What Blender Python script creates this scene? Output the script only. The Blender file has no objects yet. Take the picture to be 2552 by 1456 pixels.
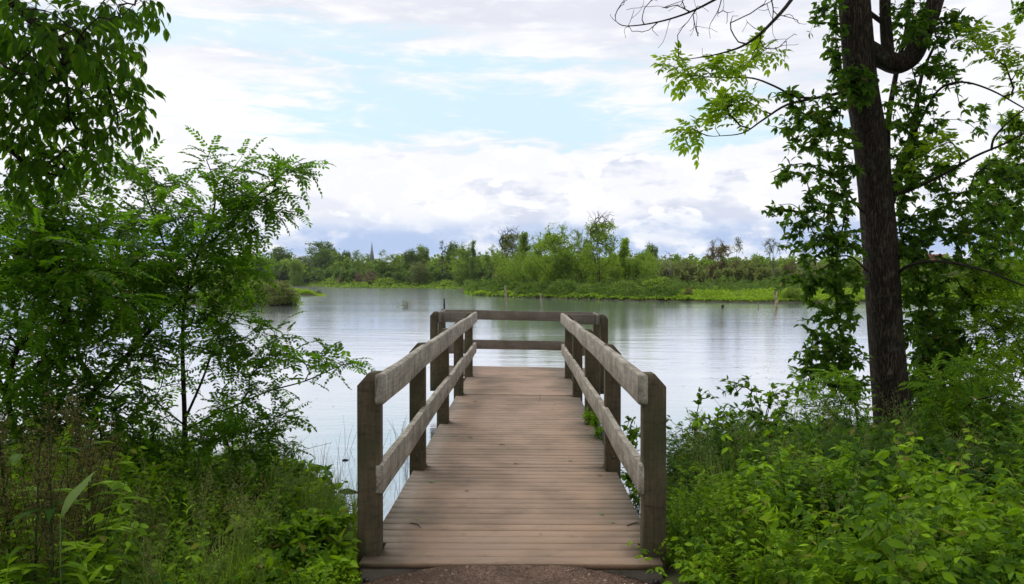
import bpy, math, random
import numpy as np
from mathutils import Vector, Matrix

# ---------------------------------------------------------------- camera
SC = bpy.context.scene
COL = SC.collection
F_PX = 2042.0                      # focal length in pixels of a 2552 px wide picture
WATER = 0.0
DECK = 0.70
CAM = np.array([0.0, 0.0, DECK + 1.83])
PITCH = math.atan((728 - 702) / F_PX)
cam_data = bpy.data.cameras.new("camera")
cam_data.sensor_width = 36.0
cam_data.lens = 36.0 * F_PX / 2552
cam_data.clip_start = 0.05
cam_data.clip_end = 9000
cam = bpy.data.objects.new("camera", cam_data)
cam.location = CAM
cam.rotation_euler = (math.pi / 2 - PITCH, 0, 0)
COL.objects.link(cam)
SC.camera = cam
SC.view_settings.view_transform = 'Standard'
SC.view_settings.look = 'None'
SC.view_settings.gamma = 1.0
SC.view_settings.exposure = 0.22
SC.cycles.max_bounces = 8
SC.cycles.diffuse_bounces = 4
SC.cycles.glossy_bounces = 3
SC.cycles.transmission_bounces = 6
SC.cycles.transparent_max_bounces = 8
SC.cycles.use_denoising = True
SC.cycles.use_adaptive_sampling = True
SC.cycles.adaptive_threshold = 0.02

SUN_EL, SUN_AZ = math.radians(52), math.radians(-35)    # azimuth clockwise from the view direction (+Y)

# ---------------------------------------------------------------- node helpers
class NG:
    def __init__(s, nt):
        s.nt = nt; s.n = nt.nodes; s.l = nt.links
    def add(s, t, **kw):
        nd = s.n.new(t)
        for k, v in kw.items():
            setattr(nd, k, v)
        return nd
    def put(s, sock, v):
        if isinstance(v, bpy.types.NodeSocket):
            s.l.new(v, sock)
        elif isinstance(v, (int, float)):
            try: sock.default_value = v
            except TypeError: sock.default_value = (v, v, v)
        else:
            if len(v) == 3 and len(sock.default_value) == 4: v = (*v, 1)
            sock.default_value = v
    def m(s, op, a, b=0.0, c=0.0):
        nd = s.add('ShaderNodeMath', operation=op)
        s.put(nd.inputs[0], a); s.put(nd.inputs[1], b); s.put(nd.inputs[2], c)
        return nd.outputs[0]
    def mapr(s, v, a, b, c=0.0, d=1.0, smooth=True):
        nd = s.add('ShaderNodeMapRange', interpolation_type='SMOOTHSTEP' if smooth else 'LINEAR')
        for i, q in enumerate((v, a, b, c, d)): s.put(nd.inputs[i], q)
        return nd.outputs[0]
    def mix(s, f, a, b):
        nd = s.add('ShaderNodeMix', data_type='RGBA')
        s.put(nd.inputs[0], f); s.put(nd.inputs[6], a); s.put(nd.inputs[7], b)
        return nd.outputs[2]
    def noise(s, vec, scale, detail=4, rough=0.5, dist=0.0, out=0):
        nd = s.add('ShaderNodeTexNoise')
        if vec is not None: s.l.new(vec, nd.inputs['Vector'])
        nd.inputs['Scale'].default_value = scale; nd.inputs['Detail'].default_value = detail
        nd.inputs['Roughness'].default_value = rough; nd.inputs['Distortion'].default_value = dist
        return nd.outputs[out]
    def xyz(s, x, y, z):
        nd = s.add('ShaderNodeCombineXYZ'); s.put(nd.inputs[0], x); s.put(nd.inputs[1], y); s.put(nd.inputs[2], z)
        return nd.outputs[0]
    def sep(s, v):
        nd = s.add('ShaderNodeSeparateXYZ'); s.l.new(v, nd.inputs[0]); return nd.outputs
    def scalev(s, v, sc):
        nd = s.add('ShaderNodeVectorMath', operation='MULTIPLY'); s.l.new(v, nd.inputs[0]); nd.inputs[1].default_value = sc
        return nd.outputs[0]

# ---------------------------------------------------------------- world: daylight sky behind broken cloud
world = bpy.data.worlds.new("World"); SC.world = world; world.use_nodes = True
g = NG(world.node_tree); g.n.clear()
tc = g.add('ShaderNodeTexCoord'); D3 = tc.outputs['Generated']
dx, dy, dz = g.sep(D3)
az = g.m('ARCTAN2', dx, dy)
el = g.m('ARCSINE', dz)
sky = g.add('ShaderNodeTexSky', sky_type='NISHITA', sun_disc=False)
sky.sun_elevation = SUN_EL; sky.sun_rotation = SUN_AZ; sky.altitude = 0; sky.air_density = 1.0; sky.dust_density = 1.5; sky.ozone_density = 1.5
skyc = g.add('ShaderNodeVectorMath', operation='SCALE'); g.l.new(sky.outputs[0], skyc.inputs[0]); skyc.inputs[3].default_value = 0.10
blue = g.mix(0.88, skyc.outputs[0], (0.62, 0.81, 0.89))
CO = g.xyz(az, g.m('MULTIPLY', el, 1.9), 0.0)
CO2 = g.xyz(az, g.m('MULTIPLY', el, 4.5), 3.0)
nA = g.noise(CO2, 3.2, 8, 0.55, 0.3)
nB = g.noise(CO, 9.0, 9, 0.58, 0.2)
nC = g.noise(CO2, 11.0, 8, 0.6, 0.4)
# high veil: white and lilac grey
lil = g.mix(g.mapr(nA, 0.36, 0.62), (0.69, 0.71, 0.79), (0.84, 0.85, 0.89))
veil = g.mix(g.mapr(nC, 0.46, 0.70, 0, 0.75), lil, (0.93, 0.93, 0.945))
# opening in the veil (ellipses in azimuth / elevation, ragged by noise)
def blob(ca, ce, ra, re, tilt=0.0):
    a = g.m('SUBTRACT', az, ca); e = g.m('SUBTRACT', el, ce)
    e = g.m('SUBTRACT', e, g.m('MULTIPLY', a, tilt))
    a = g.m('DIVIDE', a, ra); e = g.m('DIVIDE', e, re)
    return g.m('SQRT', g.m('ADD', g.m('MULTIPLY', a, a), g.m('MULTIPLY', e, e)))
def ael(px, py): return math.atan((px - 1276) / F_PX), math.atan((702 - py) / F_PX)
veil = g.mix(g.mapr(blob(*ael(500, 330), 0.30, 0.075), 1.3, 0.3, 0, 0.8), veil, (0.94, 0.945, 0.95))
jit = g.m('MULTIPLY', g.m('SUBTRACT', nA, 0.5), 2.8)
jit = g.m('ADD', jit, g.m('MULTIPLY', g.m('SUBTRACT', nC, 0.5), 3.4))
def gap(px, py, rx, ry, tilt=0.0, lo=0.35, hi=1.25, amt=0.95):
    d = g.m('ADD', blob(*ael(px, py), rx / F_PX, ry / F_PX, tilt), jit)
    return g.mapr(d, lo, hi, amt, 0.0)
hole = gap(1330, 275, 560, 100, -0.05)
hole = g.m('MAXIMUM', hole, gap(1850, 365, 400, 60, -0.08, amt=0.9))
hole = g.m('MAXIMUM', hole, gap(620, 108, 420, 42, 0.0, amt=0.75))
hole = g.m('MAXIMUM', hole, gap(1120, 165, 380, 50, 0.0, amt=0.95))
hole = g.m('MAXIMUM', hole, gap(-3200, 100, 1100, 300, 0.0, amt=0.7))
c1 = g.mix(hole, veil, blue)
# lower cumulus bank
top = g.m('ADD', math.atan((702 - 372) / F_PX), g.m('MULTIPLY', g.m('SUBTRACT', g.noise(CO, 5.5, 10, 0.6), 0.5), 0.11))
top = g.m('ADD', top, g.m('MULTIPLY', g.m('MULTIPLY', az, az), 0.05))
bank = g.mapr(g.m('SUBTRACT', top, el), -0.001, 0.006)
h = g.m('DIVIDE', el, 0.17)                                     # 0 at horizon, 1 at the bank's top
ramp = g.mapr(h, 0.95, 0.15)
shade = g.m('ADD', nB, g.m('MULTIPLY', g.m('SUBTRACT', g.noise(CO2, 5.0, 6, 0.55), 0.5), 0.9))
thr = g.m('SUBTRACT', 0.56, g.m('MULTIPLY', ramp, 0.14))
dark = g.mapr(g.m('SUBTRACT', shade, thr), -0.04, 0.13, 0, 0.85)
side = g.mapr(az, -0.28, 0.05, 0.45, 1.0)
dark = g.m('MULTIPLY', dark, side)
greyc = g.mix(g.mapr(h, 0.5, 0.12), (0.58, 0.62, 0.75), (0.42, 0.52, 0.73))
cum = g.mix(dark, (0.84, 0.85, 0.89), greyc)
cum = g.mix(g.mapr(g.noise(CO, 16.0, 6, 0.6, 0.3), 0.49, 0.57, 0, 0.8), cum, (0.95, 0.95, 0.955))
c2 = g.mix(bank, c1, cum)
# slate-blue strip of rain cloud just above the horizon
strip = g.m('MULTIPLY', g.mapr(g.m('ADD', el, g.m('MULTIPLY', g.m('SUBTRACT', nB, 0.5), 0.05)), 0.086, 0.056), g.mapr(el, 0.018, 0.038))
c3 = g.mix(g.m('MULTIPLY', strip, g.mapr(nB, 0.38, 0.56, 0.15, 1.0)), c2, (0.42, 0.53, 0.76))
low = g.mapr(el, 0.030, 0.0, 0.0, 0.5)
c4 = g.mix(low, c3, (0.80, 0.85, 0.93))
# sky overhead, out of view, brightened and blued to light bank and near water
zen = g.mapr(el, 0.45, 1.1)
c5 = g.mix(zen, c4, (1.12, 1.17, 1.27))
below = g.mapr(el, -0.02, -0.002, 1.0, 0.0)
c6 = g.mix(below, c5, (0.10, 0.12, 0.10))
bg = g.add('ShaderNodeBackground'); g.l.new(c6, bg.inputs[0]); bg.inputs[1].default_value = 1.0
wo = g.add('ShaderNodeOutputWorld'); g.l.new(bg.outputs[0], wo.inputs[0])

# ---------------------------------------------------------------- sun through thin cloud
sun_d = bpy.data.lights.new("sun", 'SUN'); sun_d.energy = 1.5; sun_d.angle = math.radians(26); sun_d.color = (1.0, 0.96, 0.90)
sun = bpy.data.objects.new("sun", sun_d); COL.objects.link(sun)
sdir = Vector((math.sin(SUN_AZ) * math.cos(SUN_EL), math.cos(SUN_AZ) * math.cos(SUN_EL), math.sin(SUN_EL)))
sun.rotation_euler = sdir.to_track_quat('Z', 'Y').to_euler()
sun.location = (0, 0, 60)

# ---------------------------------------------------------------- geometry helpers
def P(px, py, d):
    """point seen at pixel (px, py) of the 2552 x 1456 photograph, d metres in front of the camera"""
    u = (px - 1276) / F_PX; v = (728 - py) / F_PX
    cp, sp = math.cos(PITCH), math.sin(PITCH)
    return CAM + d * np.array([u, cp + v * sp, -sp + v * cp])
def PG(px, py, z=0.0):
    """point at height z seen at the pixel"""
    a = P(px, py, 1.0) - CAM
    return CAM + a * ((z - CAM[2]) / a[2])

class Acc:
    """collects vertices and faces, becomes ONE mesh"""
    def __init__(s): s.v = []; s.f = []; s.n = 0
    def add(s, v, *faces):
        v = np.asarray(v, dtype=np.float64).reshape(-1, 3)
        for f in faces:
            s.f.append(np.asarray(f, dtype=np.int64) + s.n)
        s.v.append(v); s.n += len(v)
    def inst(s, tpl, R, T):
        """copies of a template (verts, [face arrays]) at rotations R (m,3,3), places T (m,3)"""
        tv, tf = tpl
        m = len(T)
        if m == 0: return
        v = np.einsum('mij,nj->mni', R, tv) + T[:, None, :]
        off = (np.arange(m) * len(tv))[:, None, None]
        fs = [(np.asarray(f)[None] + off).reshape(-1, np.asarray(f).shape[1]) for f in tf]
        s.add(v.reshape(-1, 3), *fs)
    def merge(s, o):
        for f in o.f: s.f.append(f + s.n)
        s.v += o.v; s.n += o.n
    def tpl(s):
        return np.concatenate(s.v), s.f
    def mesh(s, name, mat, smooth=True):
        me = bpy.data.meshes.new(name)
        v = np.concatenate(s.v)
        me.vertices.add(len(v)); me.vertices.foreach_set('co', v.ravel())
        loops = np.concatenate([f.ravel() for f in s.f]); sizes = np.concatenate([np.full(len(f), f.shape[1]) for f in s.f])
        me.loops.add(len(loops)); me.loops.foreach_set('vertex_index', loops)
        me.polygons.add(len(sizes)); me.polygons.foreach_set('loop_start', np.concatenate([[0], np.cumsum(sizes)[:-1]]))
        if smooth: me.polygons.foreach_set('use_smooth', np.ones(len(sizes), dtype=bool))
        me.update(calc_edges=True); me.validate()
        if mat: me.materials.append(mat)
        return me

def link(name, data, parent=None, loc=None):
    o = bpy.data.objects.new(name, data); COL.objects.link(o)
    if parent is not None: o.parent = parent
    if loc is not None: o.location = loc
    return o
def tag(o, label=None, cat=None, group=None, kind=None):
    if label: o['label'] = label
    if cat: o['category'] = cat
    if group: o['group'] = group
    if kind: o['kind'] = kind
    return o
def thing(name, label, cat, loc, group=None, rz=0.0):
    o = bpy.data.objects.new(name, None); COL.objects.link(o)
    o.location = loc; o.rotation_euler = (0, 0, rz); o.empty_display_size = 0.1
    return tag(o, label, cat, group)
def part(name, acc, mat, parent, smooth=True):
    """acc holds world coordinates; the part keeps them although its parent stands elsewhere"""
    me = acc.mesh(name, mat, smooth)
    o = link(name, me, parent)
    if parent is not None:
        o.matrix_parent_inverse = Matrix.Translation(-Vector(parent.location))
    return o

def rot_from(x, up, roll=None):
    """rotation matrices (m,3,3) whose local x is x and local z is close to up"""
    x = x / np.linalg.norm(x, axis=1, keepdims=True)
    y = np.cross(up, x); n = np.linalg.norm(y, axis=1, keepdims=True); y = np.where(n < 1e-5, [[0, 1, 0]], y / np.maximum(n, 1e-5))
    z = np.cross(x, y)
    if roll is not None:
        c, s_ = np.cos(roll)[:, None], np.sin(roll)[:, None]
        y, z = y * c + z * s_, -y * s_ + z * c
    return np.stack([x, y, z], axis=2)

def tube(acc, pts, radii, k=8, caps=True):
    pts = np.asarray(pts, float); radii = np.asarray(radii, float)
    t = np.gradient(pts, axis=0); t /= np.maximum(np.linalg.norm(t, axis=1, keepdims=True), 1e-9)
    ref = np.array([0.13, 0.97, 0.2]) if abs(t[0] @ np.array([0.13, 0.97, 0.2])) < 0.9 else np.array([1.0, 0, 0.1])
    a = np.linspace(0, 2 * np.pi, k, endpoint=False)
    rings = []
    u = np.cross(t[0], ref); u /= np.linalg.norm(u)
    for i in range(len(pts)):
        u = u - t[i] * (u @ t[i]); u /= np.linalg.norm(u)
        w = np.cross(t[i], u)
        rings.append(pts[i] + radii[i] * (np.cos(a)[:, None] * u + np.sin(a)[:, None] * w))
    v = np.concatenate(rings); n = len(pts)
    i, j = np.meshgrid(np.arange(n - 1), np.arange(k), indexing='ij')
    j2 = (j + 1) % k
    q = np.stack([i * k + j, i * k + j2, (i + 1) * k + j2, (i + 1) * k + j], -1).reshape(-1, 4)
    fs = [q]
    if caps: fs += [np.arange(k)[::-1][None], (np.arange(k) + (n - 1) * k)[None]]
    acc.add(v, *fs)

def smooth_path(pts, n=24):
    """Catmull-Rom through the points; extra columns (radius) ride along"""
    p = np.asarray(pts, float); q = np.vstack([2 * p[0] - p[1], p, 2 * p[-1] - p[-2]])
    out = []
    seg = len(p) - 1; per = max(2, n // seg)
    for i in range(seg):
        a, b, c, d = q[i], q[i + 1], q[i + 2], q[i + 3]
        for t in np.linspace(0, 1, per, endpoint=False):
            out.append(0.5 * (2 * b + (c - a) * t + (2 * a - 5 * b + 4 * c - d) * t * t + (3 * b - a - 3 * c + d) * t ** 3))
    out.append(p[-1])
    return np.array(out)

def box(acc, lo, hi, M=None):
    x0, y0, z0 = lo; x1, y1, z1 = hi
    v = np.array([(x0, y0, z0), (x1, y0, z0), (x1, y1, z0), (x0, y1, z0), (x0, y0, z1), (x1, y0, z1), (x1, y1, z1), (x0, y1, z1)], float)
    if M is not None: v = M(v)
    acc.add(v, [(0, 3, 2, 1), (4, 5, 6, 7), (0, 1, 5, 4), (1, 2, 6, 5), (2, 3, 7, 6), (3, 0, 4, 7)])

# ---------------------------------------------------------------- materials
def new_mat(name):
    m = bpy.data.materials.new(name); m.use_nodes = True
    gg = NG(m.node_tree); gg.n.clear()
    gg.out = gg.add('ShaderNodeOutputMaterial')
    return m, gg
def principled(gg, color, rough=0.6, normal=None, spec=0.4):
    p = gg.add('ShaderNodeBsdfPrincipled')
    gg.put(p.inputs['Base Color'], color); gg.put(p.inputs['Roughness'], rough); gg.put(p.inputs['Specular IOR Level'], spec)
    if normal is not None: gg.l.new(normal, p.inputs['Normal'])
    return p
def bump(gg, height, strength=0.4, dist=0.01):
    b = gg.add('ShaderNodeBump'); gg.l.new(height, b.inputs['Height']); b.inputs['Strength'].default_value = strength; b.inputs['Distance'].default_value = dist
    return b.outputs[0]

def leaf_mat(name, c_dark, c_light, trans=None, tw=0.35, rough=0.55, patch=1.2, spec=0.08, patchamt=0.5, gam=1.0):
    """leaves: colour varies leaf by leaf and bough by bough, light shines through"""
    m, gg = new_mat(name)
    geo = gg.add('ShaderNodeNewGeometry')
    r = geo.outputs['Random Per Island']
    pos = geo.outputs['Position']
    n = gg.noise(pos, patch, 3, 0.5)
    f = gg.m('ADD', gg.m('MULTIPLY', r, 1 - patchamt), gg.m('MULTIPLY', gg.mapr(n, 0.35, 0.65), patchamt))
    f = gg.m('POWER', f, gam)
    c = gg.mix(f, c_dark, c_light)
    old = gg.mapr(gg.m('FRACT', gg.m('MULTIPLY', r, 37.0)), 0.955, 0.975)
    c = gg.mix(gg.m('MULTIPLY', old, 0.8), c, (0.20, 0.16, 0.03))
    p = principled(gg, c, rough, spec=spec)
    tr = gg.add('ShaderNodeBsdfTranslucent')
    if trans is None: trans = tuple(min(1, q * s_) for q, s_ in zip(c_light, (2.0, 1.9, 0.9)))
    gg.put(tr.inputs[0], gg.mix(f, tuple(0.6 * q for q in trans), trans))
    mx = gg.add('ShaderNodeMixShader'); mx.inputs[0].default_value = tw
    gg.l.new(p.outputs[0], mx.inputs[1]); gg.l.new(tr.outputs[0], mx.inputs[2])
    gg.l.new(mx.outputs[0], gg.out.inputs[0])
    return m

def bark_mat(name, c1, c2, ridge=26.0, strength=0.8, lichen=0.0):
    m, gg = new_mat(name)
    pos = gg.add('ShaderNodeNewGeometry').outputs['Position']
    v = gg.scalev(pos, (1, 1, 0.13))
    n = gg.noise(v, ridge, 6, 0.6, 0.35)
    rid = gg.m('ABSOLUTE', gg.m('SUBTRACT', n, 0.5))
    rid = gg.mapr(rid, 0.0, 0.10)
    fine = gg.noise(pos, ridge * 2.5, 5, 0.65)
    c = gg.mix(rid, c1, c2)
    c = gg.mix(gg.mapr(fine, 0.3, 0.7, 0, 0.4), c, c1)
    if lichen:
        c = gg.mix(gg.mapr(gg.noise(pos, 4.5, 7, 0.7), 0.56, 0.66, 0, lichen), c, (0.16, 0.18, 0.13))
    c = gg.mix(gg.mapr(gg.noise(pos, 1.6, 6, 0.7), 0.50, 0.68, 0, 0.5 if lichen else 0), c, (0.040, 0.046, 0.020))
    h = gg.m('ADD', rid, gg.m('MULTIPLY', fine, 0.4))
    p = principled(gg, c, 0.9, bump(gg, h, strength, 0.02), 0.15)
    gg.l.new(p.outputs[0], gg.out.inputs[0])
    return m

def wood_mat(name, cols, grain=(1.2, 22, 22), dark=(0.03, 0.025, 0.02), stain=0.5, green=0.0, rough=0.8, crack=0.6):
    """timber; the grain runs along the object's local x"""
    m, gg = new_mat(name)
    tco = gg.add('ShaderNodeTexCoord').outputs['Object']
    geo = gg.add('ShaderNodeNewGeometry')
    oi = gg.add('ShaderNodeObjectInfo')
    vo = gg.add('ShaderNodeVectorMath', operation='ADD'); gg.l.new(tco, vo.inputs[0])
    gg.l.new(gg.scalev(gg.xyz(oi.outputs['Random'], oi.outputs['Random'], oi.outputs['Random']), (37, 11, 5)), vo.inputs[1])
    v = vo.outputs[0]
    gr = gg.noise(gg.scalev(v, grain), 3.0, 6, 0.6, 0.6)
    blot = gg.noise(gg.scalev(v, (2.0, 3.0, 3.0)), 1.6, 5, 0.6)
    streak = gg.noise(gg.scalev(v, (11.0, 3.0, 1.6)), 2.6, 7, 0.75, 0.6)
    c = gg.mix(gg.mapr(gr, 0.3, 0.7), cols[0], cols[1])
    c = gg.mix(gg.mapr(blot, 0.35, 0.7, 0, 0.8), c, cols[2])
    c = gg.mix(gg.mapr(streak, 0.47, 0.66, 0, stain), c, dark)
    ck = gg.noise(gg.scalev(v, (0.7, 30, 30)), 2.2, 4, 0.5, 0.3)
    ckm = gg.mapr(gg.m('ABSOLUTE', gg.m('SUBTRACT', ck, 0.5)), 0.0, 0.012, crack, 0.0)
    c = gg.mix(ckm, c, dark)
    if green:
        c = gg.mix(gg.mapr(gg.noise(v, 2.3, 5, 0.6), 0.45, 0.7, 0, green), c, (0.045, 0.06, 0.02))
    hgt = gg.m('SUBTRACT', gr, gg.m('MULTIPLY', ckm, 1.2))
    p = principled(gg, c, rough, bump(gg, hgt, 0.5, 0.006), 0.25)
    gg.l.new(p.outputs[0], gg.out.inputs[0])
    return m
# ================================================================ land and water
def smoothstep(a, b, x):
    t = np.clip((x - a) / (b - a), 0, 1); return t * t * (3 - 2 * t)
def shore_interp(px, tab):
    t = np.array(tab, float); return np.interp(px, t[:, 0], t[:, 1])
NEAR = [(-3000, 17), (-400, 14), (0, 12.5), (400, 12), (600, 11.6), (760, 10.8), (870, 9.0), (940, 7.6), (1276, 6.6), (1600, 7.6), (1660, 10.6), (1750, 12), (2000, 13), (2300, 13.5), (2552, 15), (3200, 17), (6000, 22)]
def dist_of(py): return (CAM[2]) * F_PX / (py - 702.0)
ISL = [(1120, 900), (1150, 185), (1185, 148), (1300, 128), (1380, 122), (1440, 117), (1560, 108), (1700, 103), (1850, 97), (2040, 97), (2200, 100), (2300, 108), (2430, 108), (2800, 110), (5000, 130)]
FAR = [(-4000, 300), (0, 360), (500, 420), (740, 470), (800, 420), (860, 350), (1000, 330), (1150, 290), (1290, 250), (1330, 130), (6000, 130)]
def height_at(X, Y):
    """ground height: banks above the pond, bed below it"""
    X = np.asarray(X, float); Y = np.asarray(Y, float)
    front = Y > 0.5
    px = 1276 + F_PX * X / np.where(front, Y, 1.0)
    px = np.where(front, px, np.where(X < 0, -3000, 6000))
    px = np.clip(px, -3000, 6000)
    d = np.where(front, Y, 0.0)
    z = np.full(X.shape, -0.9)
    dn = shore_interp(px, NEAR)
    nb = 0.46 * smoothstep(0.2, -6.5, d - dn) + 0.10 * smoothstep(0.0, -1.0, d - dn) * smoothstep(9, 4, d) + 0.08 * smoothstep(0.0, -1.0, d - dn) - 0.9 * smoothstep(-0.2, 1.6, d - dn) + 0.02
    z = np.where(d < dn + 3, np.maximum(nb, -0.9), z)
    di = shore_interp(px, ISL)
    zi = 0.45 * smoothstep(-.8, .9, d - di) - 0.20 + 0.25 * smoothstep(0, 9, d - di) + 0.4 * smoothstep(10, 60, d - di)
    z = np.where((px > 1140) & (d > di - 4) & ((d < 225) | (px > 1300)), np.maximum(z, zi), z)
    df = shore_interp(px, FAR)
    zf = 1.6 * smoothstep(-8, 30, d - df) - 0.5 + 4 * smoothstep(60, 500, d - df)
    z = np.where(d > df - 8, np.maximum(z, zf), z)
    s1 = (px > 380) & (px < 745)
    c1 = 86 + (745 - px) * 0.01; w1 = 3.0 + (745 - px) * 0.05
    z = np.where((px > 360) & (px < 760), np.maximum(z, -0.5 + 0.9 * smoothstep(w1 + 3, w1 - 2, np.abs(d - c1 - w1)) * smoothstep(755, 730, px)), z)
    z = np.where((px > 380) & (px < 815), np.maximum(z, -0.5 + 0.8 * smoothstep(11, 6, np.abs(d - 152)) * smoothstep(812, 770, px)), z)
    return z

def make_ground():
    pxs = np.unique(np.concatenate([np.linspace(-6000, -400, 30), np.linspace(-400, 2950, 420), np.linspace(2950, 9000, 30)]))
    ds = np.unique(np.concatenate([np.linspace(0.6, 22, 130), np.geomspace(22, 80, 20), np.linspace(80, 240, 80), np.geomspace(240, 6000, 50)]))
    PX, DS = np.meshgrid(pxs, ds)
    X = (PX - 1276) / F_PX * DS; Y = DS
    Z = height_at(X, Y)
    rng = np.random.default_rng(5)
    Z = Z + 0.03 * np.sin(X * 3.1 + 1.2 * np.sin(Y * 2.3)) * np.sin(Y * 2.7 + 0.5) * (Y < 25)
    n, m_ = X.shape
    v = np.stack([X, Y, Z], -1).reshape(-1, 3)
    i, j = np.meshgrid(np.arange(n - 1), np.arange(m_ - 1), indexing='ij')
    q = np.stack([i * m_ + j, i * m_ + j + 1, (i + 1) * m_ + j + 1, (i + 1) * m_ + j], -1).reshape(-1, 4)
    a = Acc(); a.add(v, q)
    # bank behind the camera
    xs = np.linspace(-40, 40, 41); ys = np.linspace(-30, 0.6, 16)
    XX, YY = np.meshgrid(xs, ys)
    ZZ = 0.6 + 0.02 * np.sin(XX) - 0.012
    n, m_ = XX.shape
    i, j = np.meshgrid(np.arange(n - 1), np.arange(m_ - 1), indexing='ij')
    a.add(np.stack([XX, YY, ZZ], -1).reshape(-1, 3), np.stack([i * m_ + j, i * m_ + j + 1, (i + 1) * m_ + j + 1, (i + 1) * m_ + j], -1).reshape(-1, 4))
    m, gg = new_mat('soil')
    pos = gg.add('ShaderNodeNewGeometry').outputs['Position']
    n1 = gg.noise(pos, 7, 8, 0.7); n2 = gg.noise(pos, 0.35, 4, 0.6)
    c = gg.mix(gg.mapr(n1, 0.35, 0.65), (0.030, 0.024, 0.016), (0.055, 0.050, 0.022))
    c = gg.mix(gg.mapr(n2, 0.4, 0.6, 0, 0.35), c, (0.05, 0.075, 0.025))
    p = principled(gg, c, 0.95, bump(gg, n1, 0.6, 0.05), 0.1); gg.l.new(p.outputs[0], gg.out.inputs[0])
    o = link('ground', a.mesh('ground', m)); tag(o, kind='structure')
make_ground()

# ---- water
m_water, gg = new_mat('pond_water')
pos = gg.add('ShaderNodeNewGeometry').outputs['Position']
cx, cy, cz = gg.sep(pos)
vw = gg.xyz(gg.m('MULTIPLY', cx, 0.55), cy, 0.0)
w1 = gg.noise(vw, 4.2, 4, 0.55, 0.4)
w2 = gg.noise(gg.xyz(gg.m('MULTIPLY', cx, 0.45), cy, 7.0), 1.25, 3, 0.5, 0.2)
w3 = gg.noise(gg.xyz(gg.m('MULTIPLY', cx, 0.7), cy, 3.0), 14.0, 3, 0.5)
calm = gg.noise(gg.xyz(gg.m('MULTIPLY', cx, 0.022), gg.m('MULTIPLY', cy, 0.11), 0.0), 1.0, 4, 0.6, 0.8)
amp = gg.mapr(calm, 0.36, 0.62, 0.25, 1.0)
hh = gg.m('ADD', gg.m('ADD', gg.m('MULTIPLY', w1, 0.55), gg.m('MULTIPLY', w2, 1.0)), gg.m('MULTIPLY', w3, 0.10))
bm = gg.add('ShaderNodeBump'); gg.l.new(gg.m('MULTIPLY', hh, amp), bm.inputs['Height']); bm.inputs['Strength'].default_value = 1.0
bm.inputs['Distance'].default_value = 0.012
gl = gg.add('ShaderNodeBsdfGlossy'); gl.inputs['Roughness'].default_value = 0.10; gl.inputs[0].default_value = (0.95, 0.965, 1, 1); gg.l.new(bm.outputs[0], gl.inputs['Normal'])
df_ = gg.add('ShaderNodeBsdfDiffuse'); gg.put(df_.inputs[0], (0.10, 0.12, 0.13))
fr = gg.add('ShaderNodeFresnel'); fr.inputs['IOR'].default_value = 2.0; gg.l.new(bm.outputs[0], fr.inputs['Normal'])
mx = gg.add('ShaderNodeMixShader'); gg.l.new(gg.mapr(fr.outputs[0], 0.04, 0.60, 0.37, 0.93, False), mx.inputs[0]); gg.l.new(df_.outputs[0], mx.inputs[1]); gg.l.new(gl.outputs[0], mx.inputs[2])
gg.l.new(mx.outputs[0], gg.out.inputs[0])
a = Acc(); a.add([(-900, 5.6, 0), (900, 5.6, 0), (900, 900, 0), (-900, 900, 0)], [(0, 1, 2, 3)])
tag(link('water', a.mesh('water', m_water, False)), kind='structure')

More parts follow.
